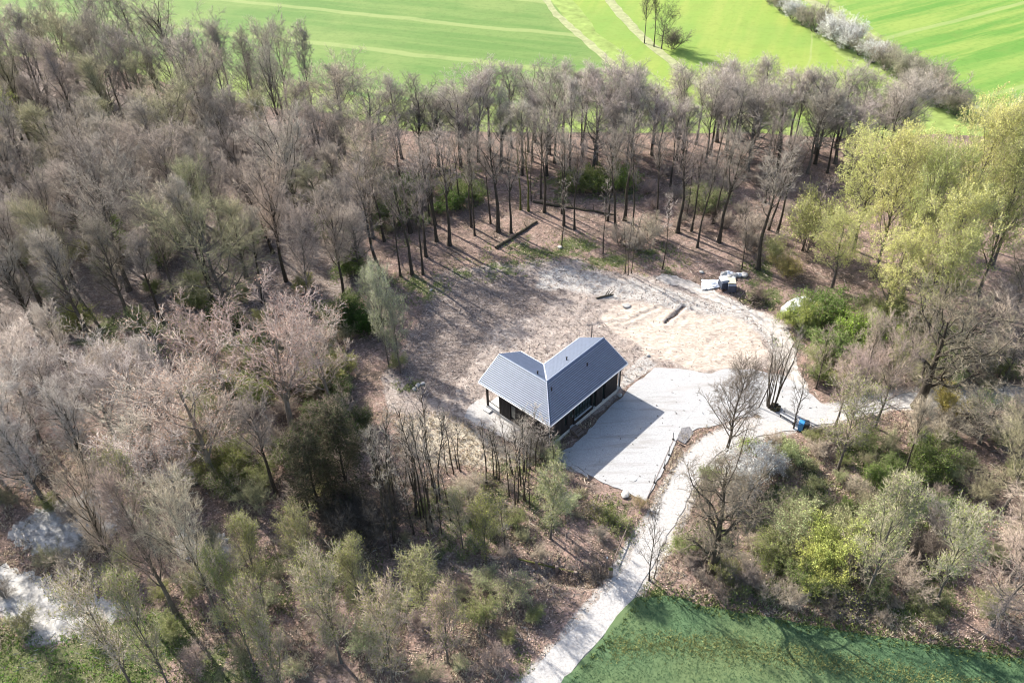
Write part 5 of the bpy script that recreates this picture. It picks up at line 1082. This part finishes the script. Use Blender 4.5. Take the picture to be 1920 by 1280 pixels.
flecks('dry_sticks', 6000, .45, (.07, .055, .045), 'litter', 65, lambda x, y, qx, qy, hard, g: (hard > .2) & ((sdf(SAND, qx, qy) > 0)), flat=.3, aspect=.07, cat_='dark sticks strewn over the ground')
flecks("yard_scraps", 6000, .13, (.09, .08, .07), 'litter', 66, lambda x, y, qx, qy, hard, g: (np.minimum(sdf(wYARD, x, y), sdf(wJUNC, x, y)) < -.15) & (g.random(len(x)) < .25), flat=.4, aspect=.6, cat_='dark scraps and stones strewn on the gravel yard', lift=.07)
def tufts(name, n_, h, color, seed, cond, label):
    g = np.random.default_rng(seed); x = g.uniform(-44, 46, n_*5); y = 31+(g.random(n_*5)**1.2)*80
    qx, qy, hard = zone_at(x, y); k = (hard > .05) & cond(x, y, qx, qy, g); x, y = x[k][:n_], y[k][:n_]; m_ = len(x)
    nb = 4; x = np.repeat(x, nb)+g.normal(size=m_*nb)*.07; y = np.repeat(y, nb)+g.normal(size=m_*nb)*.07; z = gz(x, y)-.02; M_ = m_*nb
    hh = h*g.lognormal(0, .35, M_)[:, None]; d = nrm(np.stack([g.normal(size=M_)*.55, g.normal(size=M_)*.55, np.ones(M_)], 1)); e = nrm(np.cross(d, g.normal(size=(M_, 3)))); P = np.stack([x, y, z], 1)
    w = h*.16; V = np.stack([P-e*w, P+e*w, P+d*hh], 1)
    o = link(name, mesh_np(name, V.reshape(-1, 3), None, np.arange(M_*3).reshape(-1, 3), MT['grass'])); o.color = (*color, 1); o['kind'] = 'stuff'; o['label'] = label
def in_grass(qx, qy, k=1.0):
    m_ = np.zeros(len(qx), bool)
    for cx, cy, ax, ay in GRASS: m_ |= np.hypot((qx-cx)/ax, (qy-cy)/ay) < k
    return m_
tufts('grass', 30000, .17, (.14, .185, .055), 71, lambda x, y, qx, qy, g: in_grass(qx, qy, 1.15) & (NZ2.fbm(x, y, .55, 4)+g.normal(size=len(x))*.06 > .52), 'short green grass and herbs between wood and clearing')
tufts('grass', 16000, .19, (.30, .34, .12), 72, lambda x, y, qx, qy, g: in_grass(qx, qy, 1.2) & (NZ.fbm(x, y, .8, 4)+g.normal(size=len(x))*.06 > .53), 'yellowish green grass tufts')
tufts('dry_grass', 24000, .24, (.46, .40, .29), 73, lambda x, y, qx, qy, g: (sdf(PALEGRASS, qx, qy) < 12) | ((NZ.fbm(x, y, .3, 3) > .56) & (qy > 760) & (sdf(clearP, qx, qy) > 0)), 'dry straw-coloured grass below the house')

tufts('grass', 9000, .22, (.16, .27, .05), 74, lambda x, y, qx, qy, g: (qx < 330) & (qy > 1150), 'bright green grass in the lower left corner')
# young crop blades and border grass of the lower field
def crop_rows(name, n_, h, color, seed, label, cond):
    g = np.random.default_rng(seed); x = g.uniform(2, 44, n_*3); y = 22+g.random(n_*3)*26
    d_ = sdf(wCROP, x, y); px_, py_ = to_px(x, y); k = cond(d_, x, y, g) & (px_ > 900) & (px_ < 1990) & (py_ < 1330) & (polyline_dist(wTRACK, x, y) > 1.3); x, y = x[k][:n_], y[k][:n_]; m_ = len(x)
    nb = 3; x = np.repeat(x, nb)+g.normal(size=m_*nb)*.06; y = np.repeat(y, nb)+g.normal(size=m_*nb)*.06; M_ = m_*nb
    hh = h*g.lognormal(0, .35, M_)[:, None]; d = nrm(np.stack([g.normal(size=M_)*.6, g.normal(size=M_)*.6, np.ones(M_)], 1)); e = nrm(np.cross(d, g.normal(size=(M_, 3)))); P = np.stack([x, y, np.maximum(gz(x, y), .02)], 1); w = h*.2
    o = link(name, mesh_np(name, np.stack([P-e*w, P+e*w, P+d*hh], 1).reshape(-1, 3), None, np.arange(M_*3).reshape(-1, 3), MT['grass'])); o.color = (*color, 1); o['kind'] = 'stuff'; o['label'] = label
STRIP = W([(1150,1200),(1235,1188),(1330,1196),(1480,1214),(1640,1238),(1800,1268),(1930,1296),(1930,1325),(1780,1300),(1600,1266),(1440,1242),(1310,1228),(1220,1222),(1140,1240)])
crop_rows('crop_plants', 36000, .09, (.075, .14, .070), 81, 'blue-green young crop covering the lower field', lambda d, x, y, g: (d < .05+g.normal(size=len(d))*.15))
crop_rows('crop_plants', 22000, .15, (.25, .265, .10), 82, 'yellowish young crop in a band of the lower field', lambda d, x, y, g: (d < -.1) & (sdf(STRIP, x, y)+g.normal(size=len(d))*.35 < 0))
crop_rows('border_grass', 14000, .24, (.15, .175, .06), 83, 'rank grass along the upper border of the lower field', lambda d, x, y, g: np.abs(d-.15+g.normal(size=len(d))*.4) < .45)
